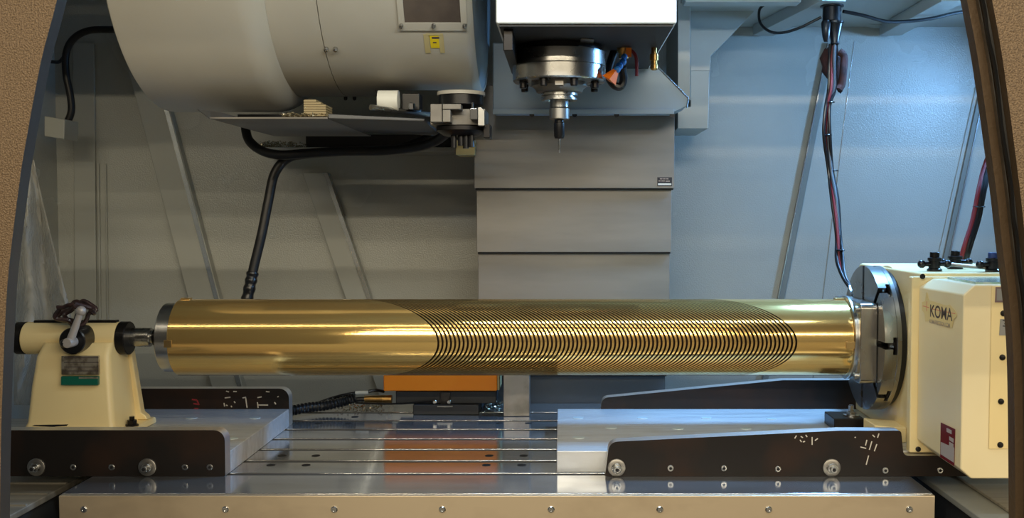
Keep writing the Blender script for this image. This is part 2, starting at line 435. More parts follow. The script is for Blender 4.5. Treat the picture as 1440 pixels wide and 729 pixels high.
for px, py in ((377, 657.5), (427, 657.5), (393, 644), (441, 644), (446, 598), (488, 598), (497, 588.5), (683, 657.5), (733, 657.5), (687, 644), (736, 644), (702, 597.5), (743, 597.5)):
    Yh = .489 * F / (py - 301)
    X = (px - CX) / F * Yh
    obj('bolt_hole', MB().lathe([(.0085, 0), (.0085, .0006)], (X, Yh, T), 'Z', 20), 'dark_in', table)

# ------------------------------------------------------------------ fixture plates
ZF = T + .041
YF, YB = 1.932, 2.353
def socket(par, x, z, Y, big):
    if big:
        z = max(z, T + .0172)
        o = obj('washer', MB().lathe([(.0165, 0), (.0165, -.004), (.015, -.005), (.009, -.005)], (x, Y, z), 'Y', 28), 'steel_dull', par)
        obj('screw', MB().lathe([(.0095, -.005), (.0095, -.011), (.0085, -.012), (.0065, -.012)], (x, Y, z), 'Y', 20).lathe([(.0065, -.012), (.0065, -.020), (.0055, -.021)], (x, Y, z), 'Y', 16), 'steel', o)
        obj('socket', MB().lathe([(.0036, -.0211), (.0036, -.0213)], (x, Y, z), 'Y', 6), 'dark_in', o)
    else:
        o = obj('screw', MB().lathe([(.0058, 0), (.0058, -.001), (.0050, -.0016), (.0033, -.0016)], (x, Y, z), 'Y', 18), 'steel', par)
        obj('socket', MB().lathe([(.0030, -.0017), (.0030, -.0019)], (x, Y, z), 'Y', 6), 'dark_in', o)

fl = thing('fixture_plate', 'steel base plate with dark side rails carrying the tailstock', 'fixture plate', (-.87, 2.14, T))
X0, X1 = -1.12, -.627
obj('plate', MB().box(X0, X1, YF, YB, T + .0002, ZF), 'plate', fl, bevel=.0015)
def rail(par, pts, radii, Y0, Y1):
    o = obj('side_rail', MB().prism(rounded(pts, radii), 'Y', Y0, Y1, 0, 1), ['rail_face', 'rail_edge'], par)
    return o
hr = T + .087
r1 = rail(fl, [(X0, T + .0003), (X1, T + .0003), (X1, hr), (X0, hr)], [0, .002, .020, 0], 1.902, 1.9318)
r2 = rail(fl, [(X0, T + .0003), (X1, T + .0003), (X1, hr + .001), (X0, hr + .001)], [0, .002, .022, 0], YB + .0002, YB + .030)
for px in (52, 208): socket(fl, at(px, 657, 1.902).x, at(px, 657, 1.902).z, 1.902, True)
for px in (103, 157, 260, 295): socket(fl, at(px, 657.5, 1.902).x, at(px, 657.5, 1.902).z, 1.902, False)
MT['plug'] = M('plug_steel', S(205, 216, 216), 0.3, 0.3)
def plug(par, px, py, mat='plug'):
    Yh = .448 * F / (py - 301); X = (px - CX) / F * Yh
    obj('plug', MB().lathe([(.012, 0), (.012, .0008), (.010, .0010)], (X, Yh, ZF), 'Z', 24), mat, par)
for px, py in ((265.5, 590), (355, 590), (322, 619)): plug(fl, px, py)
def marks(par, segs, Y, mat, name='paint_mark', wpx=1.3):
    mb = MB()
    for x0, y0, x1, y1 in segs:
        A = at(x0, y0, Y); B = at(x1, y1, Y); d = (B - A).normalized(); n_ = Vector((-d.z, 0, d.x)) * (wpx * Y / F / 2)
        q = [A - n_, A + n_, B + n_, B - n_]
        mb.loft(q, [p - Vector((0, .0004, 0)) for p in q])
    return obj(name, mb, mat, par, smooth=False, kind='stuff')
marks(r2, [(316, 560, 324, 559), (315, 567, 316, 572), (318, 570, 320, 571), (329, 565, 331, 567), (325, 571, 326, 573), (341, 560, 346, 559), (345.5, 560, 347.5, 574),
           (362, 559.5, 368, 558.5), (362, 566, 363, 574), (363, 570, 377, 570), (318, 550.5, 322, 551.5), (328, 551, 333, 551), (374, 551, 379, 551.5), (386, 566, 388, 569), (390, 558.5, 392, 558)], YB, 'paint_mark', wpx=1.6)
marks(r2, [(270, 562, 277, 563), (272, 568, 279, 569), (277, 563, 280, 570), (273, 575, 279, 575)], YB, 'paint_red', wpx=2.0)

fr = thing('fixture_plate', 'steel base plate with tapered dark side rails carrying the rotary table', 'fixture plate', (.4, 2.14, T))
X0, X1 = -.0095, .80
obj('plate', MB().box(X0, X1, YF, YB, T + .0002, ZF), 'plate', fr, bevel=.0015)
q = lambda px, py, Y: (at(px, py, Y).x, at(px, py, Y).z)
Yr = 1.902
a_ = at(1276, 607, Yr); c_ = at(1318, 642, Yr)
r3 = rail(fr, [(at(852, 0, Yr).x, T + .0003), (.76, T + .0003), (.76, ZF - .002), (at(1280, 0, Yr).x, ZF - .002), (at(1276, 0, Yr).x, q(1276, 606, Yr)[1]), q(1181, 606, Yr), q(857, 622, Yr)],
          [.004, 0, 0, .010, .006, .05, .018], 1.902, 1.9318)
Yk = YB + .0002
r4 = rail(fr, [(at(843, 0, Yk).x, T + .0003), (.76, T + .0003), (.76, q(1200, 535, Yk)[1]), q(1101, 535, Yk), q(847, 560, Yk)], [0, 0, 0, .05, .016], Yk, YB + .030)
for px, py in ((867, 658), (1169, 660)): socket(fr, at(px, py, 1.902).x, at(px, py, 1.902).z, 1.902, True)
for px, py in ((943, 659), (1018, 659), (1094, 660), (1245, 662), (1322, 662)): socket(fr, at(px, py, 1.902).x, at(px, py, 1.902).z, 1.902, False)
for px, py in ((813, 590), (904, 590), (995, 590), (1087, 591), (814, 618)): plug(fr, px, py)
for px, py in ((860, 604), (955, 605), (1051, 605)): plug(fr, px, py)
marks(r3, [(1117.5, 617, 1120, 613), (1126, 614, 1129, 616), (1125, 619, 1127, 622), (1129, 622, 1132, 621), (1133, 612, 1135, 615), (1142, 615, 1142, 626), (1146, 620, 1150, 617),
           (1202, 615, 1203.2, 616), (1227, 612, 1230, 615), (1234, 616, 1236, 610), (1217, 627, 1219, 619), (1210, 629, 1218, 631), (1222.5, 633, 1226, 621), (1229.5, 635, 1233, 625), (1218, 654, 1221.5, 641)], 1.902, 'paint_mark', wpx=1.5)

# ------------------------------------------------------------------ bronze cylinder
YA = 2.143; ZA = at(700, 474.5, YA).z; RB = .0795
bar = thing('bronze_cylinder', 'long gold bronze cylinder cut with slanted grooves held between tailstock and chuck', 'cylinder', (0, YA, ZA))
def ring(X, r, tilt, seg=144):
    P = []
    for i in range(seg):
        a = 2 * math.pi * i / seg
        P.append(Vector((X + tilt * (math.cos(a + .03) - 1), YA - r * math.cos(a), ZA + r * math.sin(a))))
    return P
BX0, BX1 = -.795, .5885
GX0, GX1 = -.250, .478; NG = 86; TILT = .158
pitch = (GX1 - GX0) / NG; gw = pitch * .48; gd = .011
mb = MB(); SEG = 144
def band(rings, mi):
    base = len(mb.v)
    for r_ in rings: mb.v += r_
    for k in range(len(rings) - 1):
        for i in range(SEG):
            j = (i + 1) % SEG
            mb.f.append([base + k * SEG + i, base + k * SEG + j, base + (k + 1) * SEG + j, base + (k + 1) * SEG + i]); mb.m.append(mi)
band([ring(BX0, RB - .012, 0), ring(BX0, RB - .001, 0)], 0)
band([ring(BX0, RB - .001, 0), ring(BX0 + .001, RB, 0), ring(GX0, RB, TILT)], 0)
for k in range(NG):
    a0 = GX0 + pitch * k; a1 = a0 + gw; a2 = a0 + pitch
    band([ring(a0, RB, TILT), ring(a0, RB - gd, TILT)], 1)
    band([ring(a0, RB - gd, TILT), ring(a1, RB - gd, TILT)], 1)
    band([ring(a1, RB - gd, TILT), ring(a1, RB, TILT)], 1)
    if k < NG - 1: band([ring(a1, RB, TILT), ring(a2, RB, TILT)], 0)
band([ring(a1, RB, TILT), ring(BX1 - .001, RB, 0), ring(BX1, RB - .001, 0)], 0)
band([ring(BX1, RB - .001, 0), ring(BX1, RB - .012, 0)], 0)
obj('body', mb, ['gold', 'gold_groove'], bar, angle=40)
obj('end_ring', MB().lathe([(.02, -.8245), (.0695, -.8245), (.0717, -.8225), (.0717, -.796), (.060, -.7955), (.060, -.77)], (0, YA, ZA), 'X', 96), 'alu', bar)
obj('end_flange', MB().lathe([(.060, .575), (.060, .5889), (.086, .5889), (.087, .590), (.087, .5937)], (0, YA, ZA), 'X', 64), 'alu', bar)
for px, py, dx in ((1196, 486, .009), (236, 484, .008)):
    # small locating keys on the camera side
    c = at(px, py, YA - RB)
    obj('locating_key', MB().box(c.x - dx, c.x + dx, YA - RB - .002, YA - RB + .008, c.z - .0075, c.z + .0075), 'gold_rough', bar, bevel=.001)
for X in (at(1180, 424, YA).x, at(262, 424, YA).x):
    obj('locating_key', MB().box(X - .01, X + .01, YA - .0075, YA + .0075, ZA + RB - .004, ZA + RB + .003), 'gold_rough', bar, bevel=.001)

# ------------------------------------------------------------------ chuck
ch = thing('chuck', 'steel faceplate chuck with radial T-slots gripping the bronze cylinder', 'chuck', (.64, YA, ZA))
def slotted(R, width, rin, n=8, off=0.0):
    pts = []
    for k in range(n):
        a0 = 2 * math.pi * k / n + off; h = math.asin(width / 2 / R); hi = math.asin(width / 2 / rin)
        pts.append((-R * math.cos(a0 - h), R * math.sin(a0 - h)))
        pts.append((-rin * math.cos(a0 - hi), rin * math.sin(a0 - hi)))
        pts.append((-rin * math.cos(a0 + hi), rin * math.sin(a0 + hi)))
        a1 = a0 + 2 * math.pi / n
        for t in range(0, 9):
            a = (a0 + h) + ((a1 - h) - (a0 + h)) * t / 9
            pts.append((-R * math.cos(a), R * math.sin(a)))
    return [(YA + y, ZA + z) for y, z in pts]
RCH = .1495
mb = MB()
mb.prism(slotted(RCH, .013, .055), 'X', .628, .644)
mb.prism(slotted(RCH, .034, .055), 'X', .6441, .652)
obj('faceplate', mb, 'chuck', ch, angle=25)
obj('chuck_body', MB().lathe([(.03, .6521), (RCH - .001, .6521), (RCH, .6531), (RCH, .661), (RCH - .002, .662), (.03, .662)], (0, YA, ZA), 'X', 96), 'chuck', ch)
obj('slot_floor', MB().lathe([(.02, .6510), (.142, .6510), (.142, .6519), (.02, .6519)], (0, YA, ZA), 'X', 64), 'blackmetal', ch)
obj('back_ring', MB().lathe([(.03, .6623), (.141, .6623), (.141, .6738), (.03, .6738)], (0, YA, ZA), 'X', 96), 'black_gloss', ch)
# square adaptor plate between bar and face
zt = at(1222, 427, 2.042).z; zb = at(1222, 541, 2.042).z
ad = obj('adaptor_plate', MB().prism(rounded([(2.042, zb), (2.244, zb), (2.244, zt), (2.042, zt)], [.012] * 4), 'X', .594, .6278), 'chuck', ch, bevel=.002)
for sy in (2.063, 2.223):
    for sz in (zt - .014, zb + .014):
        obj('cap_screw', MB().lathe([(.007, 0), (.007, -.006), (.004, -.006), (.004, -.003)], (.594, sy, sz), 'X', 16), 'steel', ad)
# T-nuts with screws in the slanted slots
for a in (math.pi / 4, -math.pi / 4, 0):
    for rr in (.128,):
        c = Vector((.648, YA - rr * math.cos(a), ZA + rr * math.sin(a)))
        obj('slot_nut', MB().lathe([(.0062, -.006), (.0062, 0.0036)], c, 'X', 6), 'steel', ch)

# ------------------------------------------------------------------ rotary table
HX = .668
rt = thing('rotary_table', 'cream rotary table with maker sticker beside the chuck', 'rotary table', (.85, 2.15, ZF))
zt0 = T + .378
body = rounded([(1.937, ZF + .0002), (2.352, ZF + .0002), (2.352, zt0), (1.937, zt0)], [0, 0, .03, .004])
mb = MB().prism(body, 'X', .6745, .98)
obj('housing', mb, 'cream', rt, bevel=.006)
obj('bearing_boss', MB().lathe([(.05, .6742), (.132, .6742), (.150, .6775), (.05, .6775)], (0, YA, ZA), 'X', 64), 'cream', rt)
# front side flange
obj('side_flange', MB().box(.652, 1.0, 1.916, 1.9365, ZF + .0003, T + .372), 'cream', rt, bevel=.003)
# projecting gear cover: loft from the flange to the front face
def zz(y, Y): return at(1000, y, Y).z
def outline(Y, xl, xc, xr, ybot, ybc, ytc, ytop):
    return [Vector((xl, Y, zz(ybc, Y))), Vector((xc, Y, zz(ybot, Y))), Vector((xr, Y, zz(ybot, Y))), Vector((xr, Y, zz(ytop, Y))), Vector((xc, Y, zz(ytop, Y))), Vector((xl, Y, zz(ytc, Y)))]
Yb_, Yf_ = 1.9155, 1.75
A = outline(Yb_, .6645, .690, 1.0, 634, 617, 404, 392)
B = outline(Yf_, .6835, .702, .98, 674, 661, 415, 401)
gc = obj('gear_cover', MB().loft(A, B), 'cream_lit', rt, bevel=.003)
# front plate with screws
pl = MB().box(at(1402, 0, 1.748).x, .97, 1.7475, 1.7497, at(1400, 632, 1.748).z, at(1400, 399, 1.748).z - .004)
fp = obj('front_plate', pl, 'cream', rt, bevel=.001)
for px, py in ((1411, 441), (1409.5, 503), (1407.5, 565), (1406.5, 626)):
    c = at(px, py, 1.7475)
    obj('screw', MB().lathe([(.0052, 0), (.0050, -.002), (.0035, -.0038), (.0015, -.0042)], (c.x, 1.7475, c.z), 'Y', 16), 'blackmetal', fp)
def card(par, name, pts, Y, mat, th=.0008):
    return obj(name, MB().prism([(at(x, y, Y).x, at(x, y, Y).z) for x, y in pts], 'Y', Y - th, Y), mat, par, smooth=False)
lp = card(fp, 'rating_label', [(1400, 404), (1425, 404), (1425, 425.5), (1399, 425.5)], 1.7473, 'tag_plum')
card(fp, 'label_face', [(1402, 406.5), (1424, 406.5), (1424, 423), (1401.5, 423)], 1.7464, 'tag_grey')
tg = card(fp, 'direction_tag', [(1406.5, 449), (1424, 449), (1424, 472), (1405, 472)], 1.7473, 'tag_grey')
for seg in ([(1410, 458), (1417, 458.5), (1417, 460), (1410, 459.5)], [(1416, 458), (1418, 458), (1416.5, 464), (1415, 464)], [(1412, 455), (1416, 455.3), (1416, 456.5), (1412, 456.2)], [(1410, 450.2), (1417, 450.2), (1417, 451.6), (1410, 451.6)]):
    card(fp, 'tag_print', seg, 1.7464, 'ink_black', .0003)
# stickers on the left face of the gear cover
U0 = Vector((.6645, Yb_, 0)); U1 = Vector((.6835, Yf_, 0)); Ud = (U1 - U0).normalized(); Nf = Vector((-abs(Ud.y), -Ud.x, 0)).normalized()
def face(u, z, off): return Vector((U0.x, U0.y, 0)) + Ud * u + Vector((0, 0, z)) + Nf * off
def uof(px):
    lo_, hi_ = 0.0, .166
    for _ in range(40):
        mid = (lo_ + hi_) / 2; p = U0 + Ud * mid
        if CX + F * p.x / p.y < px: lo_ = mid
        else: hi_ = mid
    return lo_
def fz(px, py):
    u = uof(px); p = U0 + Ud * u
    return u, at(px, py, p.y).z
def fcard(par, name, pts, mat, off, th=.0004):
    q_ = [fz(*p) for p in pts]
    return obj(name, MB().loft([face(u, z, off) for u, z in q_], [face(u, z, off + th) for u, z in q_]), mat, par, smooth=False)
st = fcard(gc, 'maker_sticker', [(1298.5, 425), (1303, 424), (1304.8, 411.5), (1306, 411.5), (1308, 420), (1309, 422.5), (1333, 430), (1338, 428.5), (1341, 432), (1345, 436), (1348, 441), (1347.5, 446), (1343.5, 450), (1342, 461.5), (1309, 451.5), (1304, 452.5), (1302.5, 441), (1298.5, 436)], 'sticker', .0008)
u0, z0 = fz(1310, 443.5); u1, z1 = fz(1341.5, 445)
def mapK(x, y): return face(u0 + x, z0 + y, .0014)
text_mesh('KOMA', .034, lambda x, y: face(u0 + x, z0 - .002 + y * .92, .0014), 'sticker_text', 'ink', gc, xscale=(uof(1341.5) - u0) / .098)
text_mesh('KOMAPRECISION.COM', .0105, lambda x, y: face(u0 + x, z0 - .0145 + y, .0014), 'sticker_text', 'ink_light', gc, xscale=(uof(1341.5) - u0) / .118)
for a_, b_ in (((1300, 430.5), (1309, 433)), ((1305.3, 424), (1306.5, 438)), ((1312, 434.5), (1346, 441.5))):
    u_, z_ = fz(*a_); v_, y_ = fz(*b_)
    if v_ - u_ > .008:
        Q = [(u_, z_ + .0006), (v_, y_ + .0006), (v_, y_ - .0006), (u_, z_ - .0006)]
    else:
        Q = [(u_, z_), (u_ + .0018, z_), (u_ + .0018, y_), (u_, y_)]
    obj('sticker_mark', MB().loft([face(u, z, .00125) for u, z in Q], [face(u, z, .0013) for u, z in Q]), 'ink_red', gc, smooth=False)
ns = fcard(gc, 'name_plate', [(1328, 594.5), (1348.5, 604), (1348, 656), (1328, 643)], 'dark_red', .0008)
fcard(gc, 'plate_panel', [(1329, 622), (1348, 630), (1347.8, 651), (1329, 639)], 'label_grey', .0014)
for py in (602, 614, 621.5):
    fcard(gc, 'plate_panel', [(1337 if py < 605 else 1341, py), (1347 if py > 605 else 1344, py + 3.5), (1347 if py > 605 else 1344, py + 9), (1337 if py < 605 else 1341, py + 5.5)], 'label_grey', .0016)
# fixing screws of the side flange
for px, py in ((1291, 632), (1297, 389)):
    c = at(px, py, 1.916); obj('screw', MB().lathe([(.005, 0), (.005, -.002), (.003, -.003), (.001, -.003)], (c.x, 1.916, c.z), 'Y', 16), 'blackmetal', rt)
# sight plate on top
zc1 = zz(401, Yf_)
obj('top_plate', MB().loft([Vector((.712, 1.77, zz(401, Yf_) - .0)), Vector((.96, 1.77, zz(401, Yf_))), Vector((.96, 1.90, zz(392, Yb_))), Vector((.712, 1.90, zz(392, Yb_)))],
                            [Vector((.712, 1.77, zz(401, Yf_) + .0035)), Vector((.96, 1.77, zz(401, Yf_) + .0035)), Vector((.96, 1.90, zz(392, Yb_) + .0035)), Vector((.712, 1.90, zz(392, Yb_) + .0035))]), 'sight', rt)
for x in (.722, .80, .88):
    for y in (1.782, 1.885):
        obj('plate_screw', MB().lathe([(.004, 0), (.003, .003)], (x, y, zz(398, 1.85) + .004), 'Z', 10), 'steel', rt)
# clamp handles on top of the housing
def handle(px, py, Y, sc=1.0, cap='blackmetal'):
    c = at(px, py, Y); c.z = zt0
    h = obj('clamp_handle', MB().lathe([(.014 * sc, 0), (.014 * sc, .004), (.011 * sc, .006), (.011 * sc, .019), (.013 * sc, .020), (.013 * sc, .026), (.010 * sc, .027)], c, 'Z', 20), 'black_gloss', rt)
    p = c + Vector((0, 0, .014))
    obj('cross_bar', MB().cyl(p - Vector((.026 * sc, .006, 0)), p + Vector((.026 * sc, .006, 0)), .0045, 12).ball(p - Vector((.027 * sc, .006, 0)), .008).ball(p + Vector((.027 * sc, .006, 0)), .008), 'black_gloss', h)
    obj('cap', MB().lathe([(.009, .027), (.009, .036), (.008, .037)], c, 'Z', 18), cap, h)
handle(1314, 378, 2.00); handle(1343, 373, 2.08, 1.1); handle(1396, 378, 1.98, 1.0, 'blue_dark')
c = at(1343, 373, 2.02); c.z = zt0
obj('clamp_lever', MB().cyl(c + Vector((-.01, 0, .012)), c + Vector((.045, -.04, .008)), .004, 10), 'steel_dull', rt)
# feet and clamps in front of the chuck
obj('foot', MB().prism([(at(1227, 0, 2.05).x, ZF + .0003), (.6744, ZF + .0003), (.6744, ZF + .03), (.640, ZF + .032), (at(1227, 0, 2.05).x, ZF + .035)], 'Y', 2.0, 2.075), 'cream', rt, bevel=.002)
def clamp(x0, x1, y0, y1, z1, bx, by, label):
    t_ = thing('clamp_block', label, 'clamp', ((x0 + x1) / 2, (y0 + y1) / 2, ZF))
    obj('block', MB().box(x0, x1, y0, y1, ZF + .0003, z1), 'blackmetal', t_, bevel=.002)
    obj('washer', MB().lathe([(.016, 0), (.016, .003), (.008, .0032)], (bx, by, z1), 'Z', 24), 'chrome', t_)
    obj('bolt', MB().lathe([(.0095, .0033), (.0095, .009), (.006, .010), (.006, .022), (.005, .023)], (bx, by, z1), 'Z', 6), 'steel', t_)
clamp(at(1180, 0, 2.11).x, at(1224, 0, 2.11).x, 2.11, 2.19, ZF + .026, at(1204, 0, 2.14).x, 2.14, 'dark clamp block with bolt and washer beneath the chuck')
t_ = thing('toe_clamp', 'dark toe clamp with cap screw against the foot of the rotary table', 'clamp', (.64, 1.985, ZF))
obj('block', MB().prism([(at(1252, 0, 1.96).x, ZF + .0003), (.651, ZF + .0003), (.651, ZF + .024), (.640, ZF + .030), (at(1252, 0, 1.96).x, ZF + .016)], 'Y', 1.955, 1.995), 'blackmetal', t_, bevel=.002)
c = at(1243, 600, 1.96)
obj('cap_screw', MB().lathe([(.008, .0003), (.008, .016), (.0045, .016), (.0045, .010)], (c.x, 1.97, ZF), 'Z', 18), 'blackmetal', t_)

# ------------------------------------------------------------------ tailstock
ts = thing('tailstock', 'cream tailstock with locking lever and name plates on the base plate', 'tailstock', (-.98, 2.12, ZF))
def rect(x0, x1, y0, y1, z): return [Vector((x0, y0, z)), Vector((x1, y0, z)), Vector((x1, y1, z)), Vector((x0, y1, z))]
mb = MB()
mb.loft(rect(-1.085, -.868, 2.02, 2.195, ZF + .0003), rect(-1.085, -.870, 2.02, 2.195, ZF + .014), cap=True)
obj('foot', mb, 'cream', ts, bevel=.004)
zbr = ZA
zs = [ZF + .0142, ZF + .03, ZF + .10, zbr - .030, zbr - .005]
XL = [-1.079, -1.073, -1.068, -1.061, -1.055]; XR = [-.893, -.898, -.905, -.912, -.915]
Y0s = [2.040, 2.048, 2.056, 2.066, 2.085]; Y1s = [2.185, 2.178, 2.175, 2.172, 2.170]
mb = MB()
base = 0
for z_, a, b_, c, d in zip(zs, XL, XR, Y0s, Y1s):
    mb.v += [Vector((p[0], p[1], z_)) for p in rounded([(a, c), (b_, c), (b_, d), (a, d)], [.012] * 4, 4)]
nn = len(mb.v) // 5
for k in range(4):
    for i in range(nn):
        j = (i + 1) % nn; mb.f.append([k * nn + i, k * nn + j, (k + 1) * nn + j, (k + 1) * nn + i]); mb.m.append(0)
mb.f.append(list(range(nn))); mb.m.append(0); mb.f.append([4 * nn + i for i in range(nn)]); mb.m.append(0)
obj('tower', mb, 'cream', ts, angle=50)
# buttress web on the quill side
YQ = YA - .015
for y0 in (2.155,):
    obj('rib', MB().prism([(-.912, ZF + .0142), (-.873, ZF + .0142), (-.876, ZF + .022), (-.886, ZF + .03), (-.905, zbr - .028), (-.912, zbr - .028)], 'Y', y0, y0 + .022), 'cream', ts, bevel=.003)
RBq = .0335
obj('barrel', MB().lathe([(.02, -1.108), (RBq, -1.108), (RBq, -.9135), (.02, -.9135)], (0, YQ, zbr), 'X', 48), 'cream', ts, bevel=.003)
obj('rear_ring', MB().lathe([(.02, -1.128), (.032, -1.128), (.0335, -1.126), (.0335, -1.1085), (.02, -1.1085)], (0, YQ, zbr), 'X', 48), 'blackmetal', ts)
obj('front_ring', MB().lathe([(.012, -.913), (.0345, -.913), (.0345, -.896), (.033, -.8945), (.012, -.8945)], (0, YQ, zbr), 'X', 48), 'blackmetal', ts)
obj('top_rail', MB().box(-1.09, -.92, YQ - .008, YQ + .008, zbr + RBq - .003, zbr + RBq + .004), 'blackmetal', ts, bevel=.001)
# align quill with the bar axis
obj('quill', MB().lathe([(.0195, -.8944), (.0195, -.858), (.0185, -.857), (.014, -.857), (.014, -.852)], (0, YA, zbr), 'X', 32), 'steel', ts)
obj('live_centre', MB().lathe([(.0135, -.852), (.0175, -.850), (.0175, -.838), (.0155, -.836), (.0155, -.829), (.008, -.8247)], (0, YA, zbr), 'X', 32), 'blackmetal', ts)
c = at(107, 478.5, 2.07)
hb = obj('lever_hub', MB().lathe([(.0265, .04), (.0265, -.016), (.0245, -.018), (.012, -.018)], (c.x, 2.07, c.z), 'Y', 32), 'black_gloss', ts)
p0 = at(98, 482, 2.035); p1 = at(114, 437.5, 2.035)
obj('lever', MB().lathe([(.010, .016), (.010, -.010), (.0085, -.0125), (.004, -.0125)], (p0.x, 2.035, p0.z), 'Y', 24).cyl(p0, p1, .0080, 16, r1=.0058).ball(p1, .0098), 'brown_plate', hb)
pk = p0 + Vector((-.008, -.004, -.001))
obj('lever_end', MB().ball(pk, .0088), 'black_gloss', hb)
def tcard(name, pts, Y, mat, th=.0008, par=ts): return card(par, name, pts, Y, mat, th)
Yp = 2.0575
npl = tcard('name_plate', [(88.5, 500.5), (140, 500.5), (140.5, 526.5), (88.5, 526.5)], Yp, 'silver', .006)
for yy in (503, 509.5, 516, 521.5):
    tcard('plate_line', [(90, yy), (138.5, yy), (138.5, yy + 1), (90, yy + 1)], Yp - .0061, 'ink', .0003)
tcard('maker_plate', [(88.5, 529), (140, 529), (140, 541), (88.5, 541)], Yp - .002, 'green', .008)
tcard('plate_strip', [(111, 530.5), (138, 530.5), (138, 533), (111, 533)], Yp - .0101, 'silver', .0004)
c = at(172, 580, 2.10)
fb = obj('foot_bolt', MB().lathe([(.014, .0143), (.014, .017), (.010, .0175), (.010, .026), (.0055, .0265), (.0055, .033)], (-.8815, 2.098, ZF), 'Z', 6), 'blackmetal', ts)
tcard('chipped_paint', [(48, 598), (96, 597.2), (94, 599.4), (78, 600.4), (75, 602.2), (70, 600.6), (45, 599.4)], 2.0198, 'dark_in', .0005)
# dark cord looped around the lever
mb = MB()
pts = []
c0 = at(103, 441, 2.09)
for i in range(44):
    t = i / 43 * 2 * math.pi * 3.2
    rx = .026 + .008 * math.sin(i * 1.9); rz = .015 + .006 * math.cos(i * 1.3)
    pts.append(c0 + Vector((math.cos(t) * rx + .008 * math.sin(i * .31), .022 * math.sin(t * .5 + .8), math.sin(t) * rz + .006 * math.sin(i * .5))))
pts += [at(128, 434, 2.09), at(132, 441, 2.08), at(128, 437, 2.07)]
mb.tube(pts, .0046, 8, sub=3)
tag(obj('cord_loop', mb, 'rope'), 'dark brown cord knotted around the tailstock lever', 'cord')
# plastic film hanging behind
mb = MB(); NU, NV = 16, 26
for i in range(NV + 1):
    v_ = i / NV; py = 225 + 345 * v_
    xl = 20; xr = 48 + 52 * min(1, v_ * 1.6) ** 1.1 - (10 if v_ > .7 else 0) * (v_ - .7) * 3
    for j in range(NU + 1):
        u_ = j / NU
        Y = 2.50 + .05 * math.sin(u_ * 9 + v_ * 4) * (.4 + v_) + .03 * math.sin(v_ * 13 + u_ * 5) + .015 * random.random()
        mb.v.append(at(xl + (xr - xl) * u_, py, Y))
for i in range(NV):
    for j in range(NU):
        a = i * (NU + 1) + j; mb.f.append([a, a + 1, a + NU + 2, a + NU + 1]); mb.m.append(0)
tag(obj('plastic_sheet', mb, 'film', angle=80, solid=.0008), 'wrinkled clear plastic sheet hanging behind the tailstock', 'plastic sheet')

# ------------------------------------------------------------------ orange device, post
od = thing('optical_sensor', 'orange and black measuring unit behind the bronze cylinder', 'measuring device', (-.3, 2.52, T))
xa = at(535, 0, 2.5).x; xb = at(700, 0, 2.5).x
obj('orange_case', MB().box(xa, xb - .004, 2.50, 2.60, at(600, 550.5, 2.5).z, T + .165), 'orange', od, bevel=.003)
obj('end_cap', MB().box(xb - .0038, xb + .0015, 2.503, 2.597, at(600, 549.5, 2.5).z, T + .164), 'tape', od, bevel=.001)
obj('black_beam', MB().box(at(552, 0, 2.5).x, at(696, 0, 2.5).x, 2.505, 2.59, at(600, 568.5, 2.5).z, at(600, 551, 2.5).z), 'matte_black', od, bevel=.002)
obj('foot', MB().box(at(577, 0, 2.49).x, at(671, 0, 2.49).x, 2.49, 2.60, T + .0003, at(600, 568.6, 2.5).z - .0002), 'matte_black', od, bevel=.002)
bk = obj('bracket', MB().box(at(616, 0, 2.5).x, at(630.5, 0, 2.5).x, 2.498, 2.5048, at(600, 570, 2.5).z, at(600, 551.5, 2.5).z), 'blackmetal', od, bevel=.001)
for px in (611.5, 631.5):
    c = at(px, 565.5, 2.497); obj('knob', MB().lathe([(.006, 0), (.007, -.004), (.006, -.010), (.004, -.012)], (c.x, 2.5045, c.z), 'Y', 14), 'steel', od)
obj('clip', MB().box(at(612, 0, 2.49).x, at(634, 0, 2.49).x, 2.486, 2.4898, at(600, 572.6, 2.49).z, at(600, 571, 2.49).z), 'steel', od)
c0 = at(513, 561.5, 2.53); c1 = at(551, 561.5, 2.53)
obj('connector', MB().cyl(c0, c0 + (c1 - c0) * .68, .0085, 20, r1=.0095).cyl(c0 + (c1 - c0) * .69, c1, .0098, 20), 'brass', od)
obj('cable_boot', MB().cyl(at(500, 552.8, 2.53), at(518, 552.2, 2.53), .0045, 14), 'white', od)
mb = MB().tube([at(518, 551, 2.53), at(530, 549.5, 2.54), at(540, 551, 2.55)], .004, 8).tube([at(497, 563, 2.53), at(507, 562, 2.53), at(513, 562, 2.53)], .006, 8).tube([at(500, 567, 2.53), at(540, 568.5, 2.51), at(575, 567.5, 2.50), at(600, 565, 2.497), at(609, 565.2, 2.495)], .0022, 8)
obj('lead', mb, 'black_gloss', od)
hp = [at(390, 583, 2.42), at(405, 579, 2.44), at(430, 574, 2.47), at(455, 571, 2.50), at(480, 566, 2.52), at(500, 560, 2.53)]
hp2 = [at(440, 570, 2.51), at(460, 563, 2.53), at(480, 557, 2.54), at(500, 553.5, 2.53)]
hose = thing('corrugated_hose', 'black corrugated cable hose running to the orange measuring unit', 'hose', (at(440, 570, 2.48).x, 2.48, T))
mb = MB(); n_ = len(spline(hp, 24))
mb.tube(hp, lambda t: .0118 + .0014 * math.sin(t * 160), 12, sub=36)
obj('sleeve', mb, 'black_gloss', hose)
obj('thin_sleeve', MB().tube(hp2, lambda t: .0045 + .0007 * math.sin(t * 200), 8, sub=40), 'black_gloss', hose)
pz = at(725, 588, 2.47)
post = thing('support_post', 'plain square steel post standing beside the orange measuring unit', 'post', (at(725, 588, 2.47).x, 2.50, T))
obj('upright', MB().box(at(706.5, 0, 2.47).x, at(744, 0, 2.47).x, 2.47, 2.53, T + .0003, T + .20), 'steel_dull', post, bevel=.0015)
